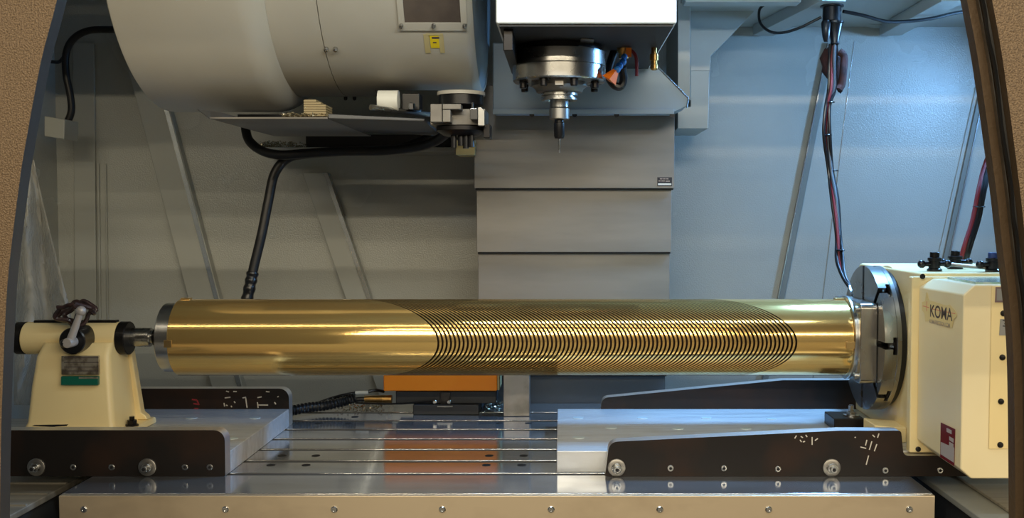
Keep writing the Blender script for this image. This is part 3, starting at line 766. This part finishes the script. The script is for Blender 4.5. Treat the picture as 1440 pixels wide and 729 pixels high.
# wet chips behind the slots
def chips(name, n, fn, label, parent=None, s0=.002, s1=.006):
    mb = MB()
    for i in range(n):
        c = Vector(fn()); s_ = random.uniform(s0, s1)
        d = Vector((random.uniform(-1, 1), random.uniform(-1, 1), random.uniform(-.4, .8))).normalized(); u_, v_, w_ = frame(d)
        p = [c + d * s_, c - d * s_ * .6 + u_ * s_ * .5, c - d * s_ * .4 - u_ * s_ * .4, c + v_ * s_ * .5]
        mb.add(p, [(0, 1, 2), (0, 2, 3), (0, 3, 1), (1, 3, 2)])
    o = obj(name, mb, 'chips', parent, smooth=False); o['kind'] = 'stuff'
    if label: o['label'] = label; o['category'] = 'metal chips'
    return o
chips('metal_chips', 260, lambda: (random.choice([random.uniform(-.57, -.45), random.uniform(-.195, -.15)]), random.uniform(2.545, 2.63), T + random.uniform(.002, .012)), 'curly metal chips lying on the table behind the measuring unit')

# ------------------------------------------------------------------ column cover
cc = thing('column_cover', 'telescoping stainless column cover panels behind the spindle', 'column cover', (.03, 2.75, 0))
rows = [(667, 949, 120, 265, 2.585), (670.5, 944.5, 266.3, 355, 2.60), (672.5, 942, 356.5, 446, 2.615), (673.5, 939, 447.5, 528, 2.63)]
for i, (xa, xb, ya, yb, Y) in enumerate(rows):
    A = at(xa, yb, Y); B = at(xb, ya, Y)
    p_ = obj('panel', MB().box(A.x, B.x, Y, Y + .28, A.z, B.z), 'cover_steel', cc, bevel=.0012)
    obj('wiper_lip', MB().box(A.x + .002, B.x - .002, Y + .004, Y + .27, A.z - .0035, A.z - .0002), 'dark_in', p_)
A = at(674, 640, 2.648); B = at(935.5, 520, 2.648)
obj('panel', MB().box(A.x, B.x, 2.648, 2.90, A.z, B.z), 'cover_dark', cc, bevel=.001)  # shadow low on the column put into this panel's darker colour
lb = card(cc, 'warning_label', [(924.3, 249.5), (945, 249.5), (945, 262), (924.3, 262)], 2.5849, 'ink_black', .0008)
card(cc, 'label_bar', [(925.3, 258), (944, 258), (944, 260.5), (925.3, 260.5)], 2.5840, 'white', .0003)
for k, (x0, x1, y) in enumerate([(928, 931.5, 251), (932.5, 936, 251), (937, 940, 251), (926, 929, 254), (930, 935, 254), (936, 942, 254.3)]):
    card(cc, 'label_print', [(x0, y), (x1, y), (x1, y + 1.3), (x0, y + 1.3)], 2.5840, 'ink_light', .0003)

# ------------------------------------------------------------------ spindle head
YS = 2.14; XS = at(786.5, 0, YS).x
sh = thing('spindle_head', 'white spindle head with dark underside above the bronze cylinder', 'spindle head', (XS, YS, ZC + .35))
HY0, HY1 = 1.90, 2.46
hx0 = at(697, 0, HY0).x; hx1 = at(952, 0, HY0).x; hz = at(800, 33, HY0).z
obj('head_cover', MB().box(hx0, hx1, HY0, HY1, hz, hz + .55), 'head', sh, bevel=.004)
obj('underside', MB().box(hx0 + .006, hx1 - .006, HY0 + .008, HY1, hz - .004, hz - .0002), 'matte_black', sh)
# recessed ribs below
obj('skirt', MB().box(hx0 + .012, hx0 + .030, HY0 + .03, 2.25, hz - .045, hz - .0042), 'blackmetal', sh, bevel=.002)
zf1 = at(786, 63, YS - .096).z; zf0 = at(786, 108, YS - .094).z; zm = at(786, 85.5, YS - .096).z
C0 = (XS, YS, 0)
obj('spindle_housing', MB().lathe([(.088, zf1 + .001), (.088, hz - .0043), (.05, hz - .0043)], C0, 'Z', 64), 'blackmetal', sh)
obj('flange', MB().lathe([(.03, zf1), (.094, zf1), (.096, zf1 - .002), (.096, zm + .001), (.0945, zm), (.096, zm - .001), (.0955, zf0 + .003), (.093, zf0), (.05, zf0)], C0, 'Z', 72), 'steel', sh)
obj('nose', MB().lathe([(.058, zf0 - .0002), (.057, zf0 - .008), (.050, zf0 - .013), (.047, zf0 - .020), (.040, zf0 - .022), (.020, zf0 - .022)], C0, 'Z', 48), 'steel_dull', sh)
for k in range(8):
    a = math.radians(22 + 45 * k)
    obj('flange_bolt', MB().lathe([(.0085, -.0002), (.0085, -.005), (.0075, -.0055), (.0075, -.014), (.006, -.0155)], (XS + .079 * math.cos(a), YS + .079 * math.sin(a), zf0), 'Z', 10), 'blackmetal', sh)
c = at(786, 103, YS - .09)
obj('drive_key', MB().box(XS - .009, XS + .009, YS - .072, YS - .055, zf0 - .014, zf0 - .0003), 'steel_dull', sh, bevel=.001)
obj('oil_block', MB().prism([(at(816, 58, 2.05).x, at(816, 58, 2.05).z), (at(835, 58, 2.05).x, at(816, 58, 2.05).z), (at(822, 40, 2.05).x, hz - .0045), (at(818, 40, 2.05).x, hz - .0045)], 'Y', 2.03, 2.075), 'steel_dull', sh)
# coolant plumbing
cv0 = at(877, 47, 2.16); 
va = obj('coolant_valve', MB().cyl((cv0.x, 2.16, hz - .0042), (cv0.x, 2.16, at(0, 62, 2.16).z), .010, 18).lathe([(.012, 0), (.014, -.006), (.014, -.020), (.010, -.026), (.010, -.036)], (cv0.x, 2.16, at(0, 58, 2.16).z), 'Z', 18), 'brass', sh)
obj('valve_tag', MB().box(at(880.5, 0, 2.14).x, at(888, 0, 2.14).x, 2.135, 2.138, at(0, 80, 2.135).z, at(0, 67, 2.135).z), 'orange_pl', va)
obj('valve_lever', MB().tube([at(885, 70, 2.15), at(891, 74, 2.15), at(895, 84, 2.15), at(895.5, 107, 2.15)], .0038, 8), 'red', va)
nz = obj('coolant_nozzle', MB().cyl(at(866.5, 99, 2.10), at(856.5, 113, 2.10), .006, 4, r1=.0165), 'orange_pl', sh)
path = [at(878, 80, 2.13), at(876, 87, 2.12), at(871, 93, 2.11), at(868, 98, 2.10)]
mb = MB()
for i, (p, r_) in enumerate(zip(path, (.0068, .0075, .0078, .007))): mb.ball(p, r_, 14, 8)
obj('nozzle_segments', mb, 'blue', nz)
obj('coolant_hose', MB().tube([at(868, 62, 2.2), at(861, 80, 2.19), at(855, 102, 2.18), at(862, 118, 2.17), at(872, 122, 2.17), at(877, 112, 2.17), at(875, 95, 2.16)], .0085, 10), 'black_gloss', sh)
c = at(920, 45, 2.15)
obj('air_fitting', MB().lathe([(.006, 0), (.006, -.012), (.009, -.013), (.009, -.026), (.0065, -.027), (.0065, -.034), (.008, -.035), (.008, -.043), (.005, -.046)], (c.x, 2.15, hz - .0042), 'Z', 14), 'brass', sh)
obj('air_line', MB().tube([at(884, 62, 2.2), at(898, 63, 2.19), at(910, 58, 2.17), at(916, 45, 2.16), at(922, 36, 2.16)], .003, 8), 'black_gloss', sh)
# carriage cover (hood) behind the spindle
YH = 2.47
hp_ = [(693, 60), (905, 60), (919, 88), (968, 138), (966, 150), (949, 157.5), (693, 157.5)]
hd = obj('carriage_cover', pxprism(hp_, YH, YH + .10), 'hood', sh, bevel=.003)
obj('cover_lip', pxprism([(693, 153.5), (948, 153.5), (948, 160.5), (693, 160.5)], YH - .006, YH - .0005), 'hood', hd, bevel=.001)
for px in (748, 808, 867, 945):
    c = at(px, 162, YH); obj('cover_bolt', MB().lathe([(.006, 0), (.006, -.005), (.003, -.005)], (c.x, YH, c.z), 'Y', 12), 'blackmetal', hd)
# edge rim along the slanted corner
P = [at(919, 88, YH), at(968, 138, YH), at(966, 152, YH)]
obj('cover_rim', MB().tube(P, .0022, 6, sub=1), 'trim_edge', hd)

# tool holder
th = thing('tool_holder', 'steel tool holder with black collet nut and thin cutter in the spindle', 'tool holder', (XS, YS, zf0 - .14))
z_ = lambda y: at(786, y, 2.12).z
ztop = zf0 - .0223
obj('holder_body', MB().lathe([(.020, ztop), (.0375, ztop), (.0375, ztop - .005), (.033, ztop - .006), (.033, ztop - .009), (.0372, ztop - .010), (.0372, ztop - .014), (.030, ztop - .0145), (.027, z_(135)), (.0205, z_(137)), (.0195, z_(139)), (.0195, z_(150)), (.015, z_(150.5))], C0, 'Z', 48), 'steel', th)
obj('holder_ring', MB().lathe([(.0185, z_(151)), (.0208, z_(152)), (.0208, z_(166)), (.019, z_(167)), (.008, z_(167))], C0, 'Z', 40), 'steel_dull', th)
cn = obj('collet_nut', MB().lathe([(.0095, z_(167.3)), (.0095, z_(171)), (.0112, z_(172)), (.0112, z_(190)), (.009, z_(194)), (.003, z_(194))], C0, 'Z', 12), 'black_gloss', th)
obj('cutter', MB().lathe([(.0024, z_(194.2)), (.0024, z_(203)), (.0015, z_(204)), (.0015, z_(214))], C0, 'Z', 12), 'steel', th)

# ------------------------------------------------------------------ tool magazine
YM, ZM, R1, R2 = 2.30, ZC + .562, .334, .300
mg = thing('tool_magazine', 'large cream tool magazine drum cover with small window', 'tool magazine', (-.5, YM, ZM - R1))
def dp(X, ang, R): return Vector((X, YM - R * math.cos(ang), ZM - R * math.sin(ang)))
def dhit(px, py, R):
    """angle and X where the photo pixel meets the drum"""
    lo_ = at(px, py, 1.0) - Vector((0, 0, ZC)); d = Vector((lo_.y, lo_.z)); c = Vector((YM, ZM - ZC))
    bq = d.dot(c); aa = d.dot(d); cc_ = c.dot(c) - R * R; disc = bq * bq - aa * cc_
    t = (bq - math.sqrt(max(disc, 0))) / aa
    return math.atan2(c.y - d.y * t, c.x - d.x * t), lo_.x * t
def shell(x0, x1, a0, a1, Ro, th=.006, n=64, prof=None):
    mb = MB(); A = [a0 + (a1 - a0) * i / n for i in range(n + 1)]
    base = 0
    xs = [(x0, Ro), (x1, Ro)] if prof is None else prof
    nr = len(xs) * 2
    for a in A:
        for x, r in xs: mb.v.append(dp(x, a, r))
        for x, r in reversed(xs): mb.v.append(dp(x, a, r - th))
    for i in range(n):
        for k in range(nr):
            l = (k + 1) % nr; mb.f.append([i * nr + k, i * nr + l, (i + 1) * nr + l, (i + 1) * nr + k]); mb.m.append(0)
    mb.f.append(list(range(nr))); mb.m.append(0); mb.f.append([n * nr + k for k in range(nr)]); mb.m.append(0)
    return mb
R_ = math.radians
XA, XBm, XC, XD = -.879, -.582, -.480, -.1755
obj('drum_shell', shell(XA, XBm, R_(-80), R_(200), R1, prof=[(XA + .0005, R1 - .006), (XA + .004, R1 - .001), (XA + .012, R1), (XBm - .050, R1), (XBm - .034, R1 - .003), (XBm - .016, R1 - .012), (XBm - .004, R1 - .026), (XBm, R2 + .003)]), 'drum', mg, angle=30)
obj('end_cap', MB().lathe([(.02, XA + .003), (R1 - .008, XA + .003), (R1 - .008, XA + .006), (.02, XA + .006)], (0, YM, ZM), 'X', 96), 'drum', mg)
obj('drum_shell', shell(XBm - .003, XC - .0008, R_(-80), R_(200), R2, prof=[(XBm - .003, R2), (XC - .0008, R2)]), 'drum', mg, angle=30)
aN, xN0 = dhit(527, 127, R2); _, xN1 = dhit(616, 127, R2)
aN2, _ = dhit(600, 127, R2)
ac = obj('access_cover', shell(XC + .0008, xN0, R_(-80), R_(200), R2), 'drum', mg, angle=30)
obj('access_cover', shell(xN0, xN1, R_(-80), aN, R2), 'drum', mg, angle=30)
obj('access_cover', shell(xN1, XD, R_(-80), R_(200), R2, prof=[(xN1, R2), (XD - .018, R2), (XD - .008, R2 - .004), (XD - .001, R2 - .012)]), 'drum', mg, angle=30)
obj('inner_drum', MB().lathe([(.02, XBm), (R2 - .022, XBm), (R2 - .022, XD - .01), (.02, XD - .01)], (0, YM, ZM), 'X', 64), 'dark_in', mg)
obj('end_cap', MB().lathe([(.02, XD - .009), (R2 - .012, XD - .009), (R2 - .012, XD - .003), (R2 - .03, XD - .001), (.02, XD - .001)], (0, YM, ZM), 'X', 96), 'hood', mg)
def dpatch(name, px0, px1, py0, py1, mat, off, th, par=mg, R=R2, n=10):
    a1, xa = dhit(px0, py1, R); _, xb = dhit(px1, py1, R); a0, _ = dhit(px0, py0, R)
    return obj(name, shell(xa, xb, a0, a1, R + off + th, th, n), mat, par, angle=30)
# window: pane and frame strips (goes on above the picture edge)
pn = dpatch('window_pane', 569, 649, -45, 31, 'smoked', .0006, .001)
wf = dpatch('window_frame', 562, 657, 31, 41.5, 'drum', .0006, .004)
dpatch('window_frame', 561, 569.5, -46, 31, 'drum', .0006, .004)
dpatch('window_frame', 648.5, 657, -46, 31, 'drum', .0006, .004)
def dbolt(px, py, mat='steel', par=mg, r=.0048, R=R2):
    a, x = dhit(px, py, R); c = dp(x, a, R + .0002); nrm = Vector((0, -math.cos(a), -math.sin(a)))
    obj('bolt', MB().lathe([(r, 0), (r, .005), (r * .8, .0072), (r * .3, .0085)], c, tuple(nrm), 14), mat, par)
for px in (564.5, 610, 653.5): dbolt(px, 35.5, r=.0044, R=R2 + .0046)
for px, py in ((459, 68), (472, 68)): dbolt(px, py)
for px, py in ((486, 136), (498.5, 136)): dbolt(px, py, 'blackmetal', r=.004)
yl = dpatch('caution_label', 606, 620, 49, 67, 'yellow', .0006, .0006)
dpatch('label_print', 607.5, 618, 51.5, 54, 'ink', .0013, .0003, par=yl); dpatch('label_print', 609, 614, 58.5, 60, 'ink', .0013, .0003, par=yl)
dpatch('label_tape', 598.5, 606, 48, 74, 'tape', .0006, .0008, par=yl); dpatch('label_tape', 619.5, 626, 49, 74, 'tape', .0006, .0008, par=yl); dpatch('label_tape', 599, 623, 46.5, 49, 'tape', .0016, .0008, par=yl)

# chip tray and guides under the drum
tr = thing('chip_tray', 'bent sheet metal tray with chips under the magazine drum', 'tray', (-.6, 2.3, ZC + .19))
zt_ = at(400, 167, 2.12).z
tx0 = at(293, 0, 2.12).x; tx1 = at(459, 0, 2.12).x
obj('floor_sheet', MB().loft([Vector((tx0, 2.12, zt_)), Vector((tx1, 2.12, zt_)), Vector((tx1, 2.60, zt_)), Vector((tx0, 2.60, zt_))], [Vector((tx0, 2.12, zt_ + .003)), Vector((tx1, 2.12, zt_ + .003)), Vector((tx1, 2.60, zt_ + .003)), Vector((tx0, 2.60, zt_ + .003))]), 'cover_steel', tr)
obj('side_sheet', MB().prism([(2.05, zt_ + .012), (2.12, zt_), (2.60, zt_), (2.60, zt_ + .02), (2.2, zt_ + .02)], 'X', tx0 - .0021, tx0 - .0001), 'cover_steel', tr)
obj('back_sheet', MB().box(tx0, tx1, 2.30, 2.303, zt_ + .0032, zt_ + .026), 'dark_in', tr)
chips('chip_pile', 420, lambda: (random.uniform(tx0 + .14, tx1), random.uniform(2.125, 2.20), zt_ + .004 + random.uniform(0, .008)), None, tr)
# tan serrated block and sloping guide
a = at(427, 140, 2.14); b_ = at(459, 166, 2.14)
sb = thing('serrated_block', 'tan serrated block at the end of the chip tray', 'block', ((a.x + b_.x) / 2, 2.16, zt_))
for k in range(7):
    z0 = b_.z + .004 + (a.z - b_.z - .004) * k / 7
    obj('slat', MB().box(a.x, b_.x - .001 - (.02 * max(0, k - 4) / 2), 2.14, 2.20, z0, z0 + (a.z - b_.z - .004) / 7 * .75), 'wood_slat', sb)
obj('core', MB().box(a.x + .001, b_.x - .022, 2.143, 2.20, b_.z + .0035, a.z), 'wood_slat', sb)
gd_ = thing('changer_guide', 'grey metal guide channel leading to the tool changer arm', 'guide', (-.35, 2.3, ZC + .18))
gx0 = at(459.5, 0, 2.12).x
obj('channel', MB().loft([Vector((gx0, 2.12, zt_)), Vector((at(600, 0, 2.2).x, 2.16, zt_ - .002)), Vector((at(600, 0, 2.2).x, 2.46, zt_ - .010)), Vector((gx0, 2.46, zt_))],
                          [Vector((gx0, 2.12, zt_ + .010)), Vector((at(600, 0, 2.2).x, 2.16, zt_ + .004)), Vector((at(600, 0, 2.2).x, 2.46, zt_ + .004)), Vector((gx0, 2.46, zt_ + .010))]), 'cover_dark', gd_, bevel=.002)
obj('channel_bar', MB().cyl((at(520, 0, 2.13).x, 2.13, zt_ + .024), (at(598, 0, 2.13).x, 2.25, zt_ + .020), .006, 10), 'steel', gd_)
wbk = at(530, 127, 2.16)
obj('roller', MB().lathe([(.0005, -.002), (.022, 0), (.022, .042), (.0005, .044)], (wbk.x, 2.18, wbk.z - .020), 'X', 20), 'white', gd_)
obj('sensor_block', MB().box(at(565, 0, 2.2).x, at(590, 0, 2.2).x, 2.19, 2.24, zt_ + .024, zt_ + .06), 'black_gloss', gd_, bevel=.002)
obj('bolt', MB().lathe([(.007, 0), (.007, .012), (.003, .014)], (at(578, 0, 2.17).x, 2.17, zt_ + .024), 'Z', 6), 'chrome', gd_)
# lower ledge with chips
lg = thing('ledge', 'narrow ledge strewn with chips behind the magazine hose', 'ledge', (-.55, 2.8, ZC + .15))
zl = at(450, 207, 2.78).z
obj('shelf', MB().box(at(352, 0, 2.78).x, at(640, 0, 2.78).x, 2.78, WB - .001, zl - .012, zl), 'wall_trim', lg, bevel=.002)
obj('black_box', MB().box(at(428, 0, 2.8).x, at(625, 0, 2.8).x, 2.80, WB - .001, zl + .0003, zl + .035), 'black', lg)
chips('chip_pile', 380, lambda: (random.triangular(at(358, 0, 2.8).x, at(440, 0, 2.8).x, at(368, 0, 2.8).x), random.uniform(2.782, 2.84), zl + random.triangular(.001, .018, .002)), None, lg)

MT['gripper'] = M('gripper_steel', S(122, 119, 114), 0.6, 0.4, col2=S(104, 101, 96), nscale=20)
# tool pot and gripper
YP = 2.16
ga = thing('tool_changer_arm', 'grey tool changer gripper with black pot below the magazine', 'tool changer', (at(645, 0, YP).x, YP, ZC + .17))
cxp = at(648, 0, YP).x
Zp = lambda y, Y=2.11: at(648, y, Y).z
obj('pot_collar', MB().lathe([(.03, Zp(126)), (.050, Zp(126)), (.050, Zp(131)), (.03, Zp(131))], (cxp, YP, 0), 'Z', 40), 'drum', ga)
obj('tool_pot', MB().lathe([(.02, Zp(131.3)), (.0465, Zp(131.3)), (.0465, Zp(145)), (.03, Zp(147)), (.02, Zp(152))], (cxp, YP, 0), 'Z', 40), 'black_gloss', ga)
def gx(px, Y=2.10): return at(px, 0, Y).x
def gb(nm, x0, x1, y0, y1, Y0, Y1, mat):
    return obj(nm, MB().box(gx(x0, Y0), gx(x1, Y0), Y0, Y1, at(0, y1, Y0).z, at(0, y0, Y0).z), mat, ga, bevel=.0015)
gb('arm_body', 604, 682, 153, 176, 2.125, 2.22, 'gripper')
gb('finger', 604, 621, 146, 172, 2.095, 2.1248, 'gripper')
gb('finger', 621.3, 648, 146, 154, 2.090, 2.1248, 'gripper')
gb('finger', 621.3, 633, 154.2, 172, 2.092, 2.1248, 'gripper')
gb('stop_block', 660, 671, 152, 168, 2.095, 2.1248, 'chrome')
obj('pin', MB().cyl(at(664.5, 152, 2.11), at(664.5, 144.5, 2.11), .002, 8), 'chrome', ga)
obj('arm_tip', MB().prism([(gx(671.5), at(0, 177, 2.1).z), (gx(681), at(0, 177, 2.1).z), (gx(681), at(0, 156, 2.1).z), (gx(676), at(0, 151, 2.1).z), (gx(671.5), at(0, 151, 2.1).z)], 'Y', 2.098, 2.1248), 'steel', ga, bevel=.001)
obj('lower_plate', MB().lathe([(.052, Zp(176.5)), (.052, Zp(182)), (.036, Zp(189)), (.02, Zp(189))], (cxp, YP, 0), 'Z', 36), 'blackmetal', ga)
gb('side_plate', 679, 688.5, 174.5, 194, 2.12, 2.18, 'blackmetal')
for px, y1 in ((638, 208), (648, 205), (655, 209), (663, 207)):
    obj('gripper_tool', MB().cyl(at(px, 188, 2.14), at(px, y1, 2.14), .0062, 10), 'black_gloss', ga)
gb('mount_block', 640, 667, 197, 218, 2.56, 2.66, 'tape')

# ------------------------------------------------------------------ hoses and cables
mb = MB()
mb.tube([at(345, 165, 2.62), at(346, 185, 2.60), at(352, 200, 2.58), at(370, 213, 2.55), at(395, 218, 2.53), at(430, 216, 2.52), at(480, 213, 2.50), at(540, 212, 2.48), at(590, 206, 2.44), at(615, 197, 2.40), at(632, 183, 2.36)], .0115, 12)
tag(obj('cable_hose', mb, 'black'), 'black cable hose sagging beneath the magazine drum', 'hose')
mb = MB()
mb.tube([at(632, 176, 2.47), at(606, 192, 2.50), at(560, 209, 2.52), at(500, 212, 2.55), at(430, 217, 2.57), at(403, 224, 2.58), at(386, 245, 2.58), at(378, 280, 2.57), at(368, 330, 2.56), at(356, 380, 2.55), at(347, 425, 2.54), at(340, 470, 2.53)], .0118, 12)
hh = tag(obj('cable_hose', mb, 'black'), 'black cable hose dropping down behind the bronze cylinder', 'hose')
obj('tape_wrap', MB().tube([at(355.5, 383, 2.55), at(352, 400, 2.545), at(347, 424, 2.54)], lambda t: .0142 + .0012 * math.sin(t * 22), 10, sub=8), 'black_gloss', hh)
mb = MB().tube([at(185, 40, 2.72), at(160, 41.5, 2.76), at(125, 43, 2.78), at(103, 55, 2.79), at(93, 75, 2.80), at(93, 105, 2.80), at(99, 135, 2.80), at(100, 158, 2.80), at(91, 180, 2.80)], .0095, 12)
mb.tube([at(96, 68, 2.80), at(85, 86, 2.85), at(72, 87, 2.9)], .005, 8)
tag(obj('cable_hose', mb, 'black'), 'black hose curving down past the small grey box on the side wall', 'hose')

cg = thing('cable_connector', 'black cable gland hanging from the roof above the brown rag', 'connector', (at(1170, 5, 2.5).x, 2.5, at(1170, 5, 2.5).z))
cxx = at(1170, 0, 2.5).x
zq = lambda y: at(1170, y, 2.5).z
obj('socket', MB().lathe([(.024, zr + .0298), (.024, zq(8)), (.028, zq(8)), (.028, zq(10)), (.022, zq(11)), (.022, zq(30)), (.01, zq(30))], (cxx, 2.5, 0), 'Z', 28), 'blackmetal', cg)
obj('plug', MB().lathe([(.021, zq(30.3)), (.021, zq(33)), (.019, zq(34)), (.010, zq(58)), (.011, zq(62)), (.006, zq(64))], (cxx + .008, 2.5, 0), 'Z', 24), 'black_gloss', cg)
obj('plug', MB().lathe([(.010, zq(30.3)), (.012, zq(34)), (.009, zq(52)), (.005, zq(60))], (cxx - .016, 2.49, 0), 'Z', 20), 'black_gloss', cg)
cb = thing('cable_bundle', 'bundle of black, red and grey cables hanging down to the chuck', 'cables', (at(1185, 380, 2.42).x, 2.4, at(1185, 400, 2.4).z))
base_pts = [(1172, 62), (1171, 90), (1170, 125), (1164, 150), (1163, 190), (1168, 240), (1174, 280), (1179, 330), (1181, 365), (1187, 390), (1199, 408)]
offs = [(-5, 0, 'black_gloss', .0042), (-1.6, 0.3, 'red', .0036), (2.0, -.2, 'grey_cable', .0040), (4.6, .2, 'black_gloss', .0040)]
for k, (ox, ph, mt_, rr) in enumerate(offs):
    pts = []
    for i, (x, y) in enumerate(base_pts):
        sq = .55 if i in (3, 5, 7) else (.9 if i < 9 else .35)
        pts.append(at(x + ox * sq, y, 2.50 - .14 * max(0, (i - 5) / 5) + .006 * math.sin(i * 1.3 + k * 2)))
    obj('cable', MB().tube(pts, rr, 10), mt_, cb)
for x, y, Y in ((1168, 144, 2.5), (1164, 190, 2.5), (1173, 240, 2.5), (1182, 352, 2.42)):
    obj('cable_tie', MB().lathe([(.0095, -.0015), (.0105, 0), (.0095, .0015)], at(x, y, Y), 'Z', 14), 'black_gloss', cb)
# brown rag
mb = MB()
rp = [(1168, 70, .014), (1169, 84, .023), (1171, 98, .023), (1174, 110, .017), (1180, 120, .009), (1182, 127, .005)]
NS = 16
for i, (x, y, r_) in enumerate([(1164, 69, .004)] + rp + [(1181, 130, .001)]):
    for j in range(NS):
        a = 2 * math.pi * j / NS; rr = r_ * (1 + .22 * math.sin(j * 2.1 + i * 1.7) + .10 * random.random())
        p = at(x, y, 2.535); mb.v.append(p + Vector((math.cos(a) * rr, math.sin(a) * rr * .7, .004 * math.sin(j * 3 + i))))
for i in range(len(rp) + 1):
    for j in range(NS):
        k = (j + 1) % NS; mb.f.append([i * NS + j, i * NS + k, (i + 1) * NS + k, (i + 1) * NS + j]); mb.m.append(0)
mb.tube([at(1180, 72, 2.505), at(1187, 80, 2.505), at(1186, 100, 2.505), at(1184, 118, 2.51), at(1180, 126, 2.51)], .009, 10)
tag(obj('rag', mb, 'rag', angle=70), 'dark brown rag tied around the cable bundle', 'rag')
cb = thing('cable_bundle', 'black and red cable bundle rising from the top of the rotary table', 'cables', (at(1356, 365, 2.2).x, 2.2, zt0))
for ox, mt_, rr in ((-3, 'red', .0055), (1.5, 'black_gloss', .0062), (5, 'black_gloss', .005)):
    obj('cable', MB().tube([at(1353 + ox, 370, 2.22), at(1360 + ox, 345, 2.22), at(1371 + ox, 310, 2.24), at(1379 + ox, 270, 2.26), at(1386 + ox, 240, 2.3), at(1397 + ox, 210, 2.34), at(1420 + ox, 160, 2.4)], rr, 10), mt_, cb)
obj('cable_tie', MB().lathe([(.0125, -.0015), (.0135, 0), (.0125, .0015)], at(1376.5, 291, 2.25), 'Z', 14), 'black_gloss', cb)
mb = MB().tube([at(1076, 6, 2.62), at(1068, 14, 2.6), at(1069, 32, 2.58), at(1082, 44, 2.56), at(1100, 46, 2.54), at(1125, 39, 2.52), at(1155, 24, 2.5)], .0035, 8)
tag(obj('thin_cable', mb, 'black_gloss'), 'thin black cable looping from the roof to the cable gland', 'cable')
mb = MB().tube([at(1186, 16, 2.5), at(1215, 22, 2.52), at(1245, 30, 2.55), at(1275, 30, 2.58), at(1310, 26, 2.6), at(1345, 18, 2.62), at(1380, 14, 2.64)], .0045, 8)
tag(obj('thin_cable', mb, 'black_gloss'), 'black cable sagging along the roof from the cable gland to the bronze door edge', 'cable')
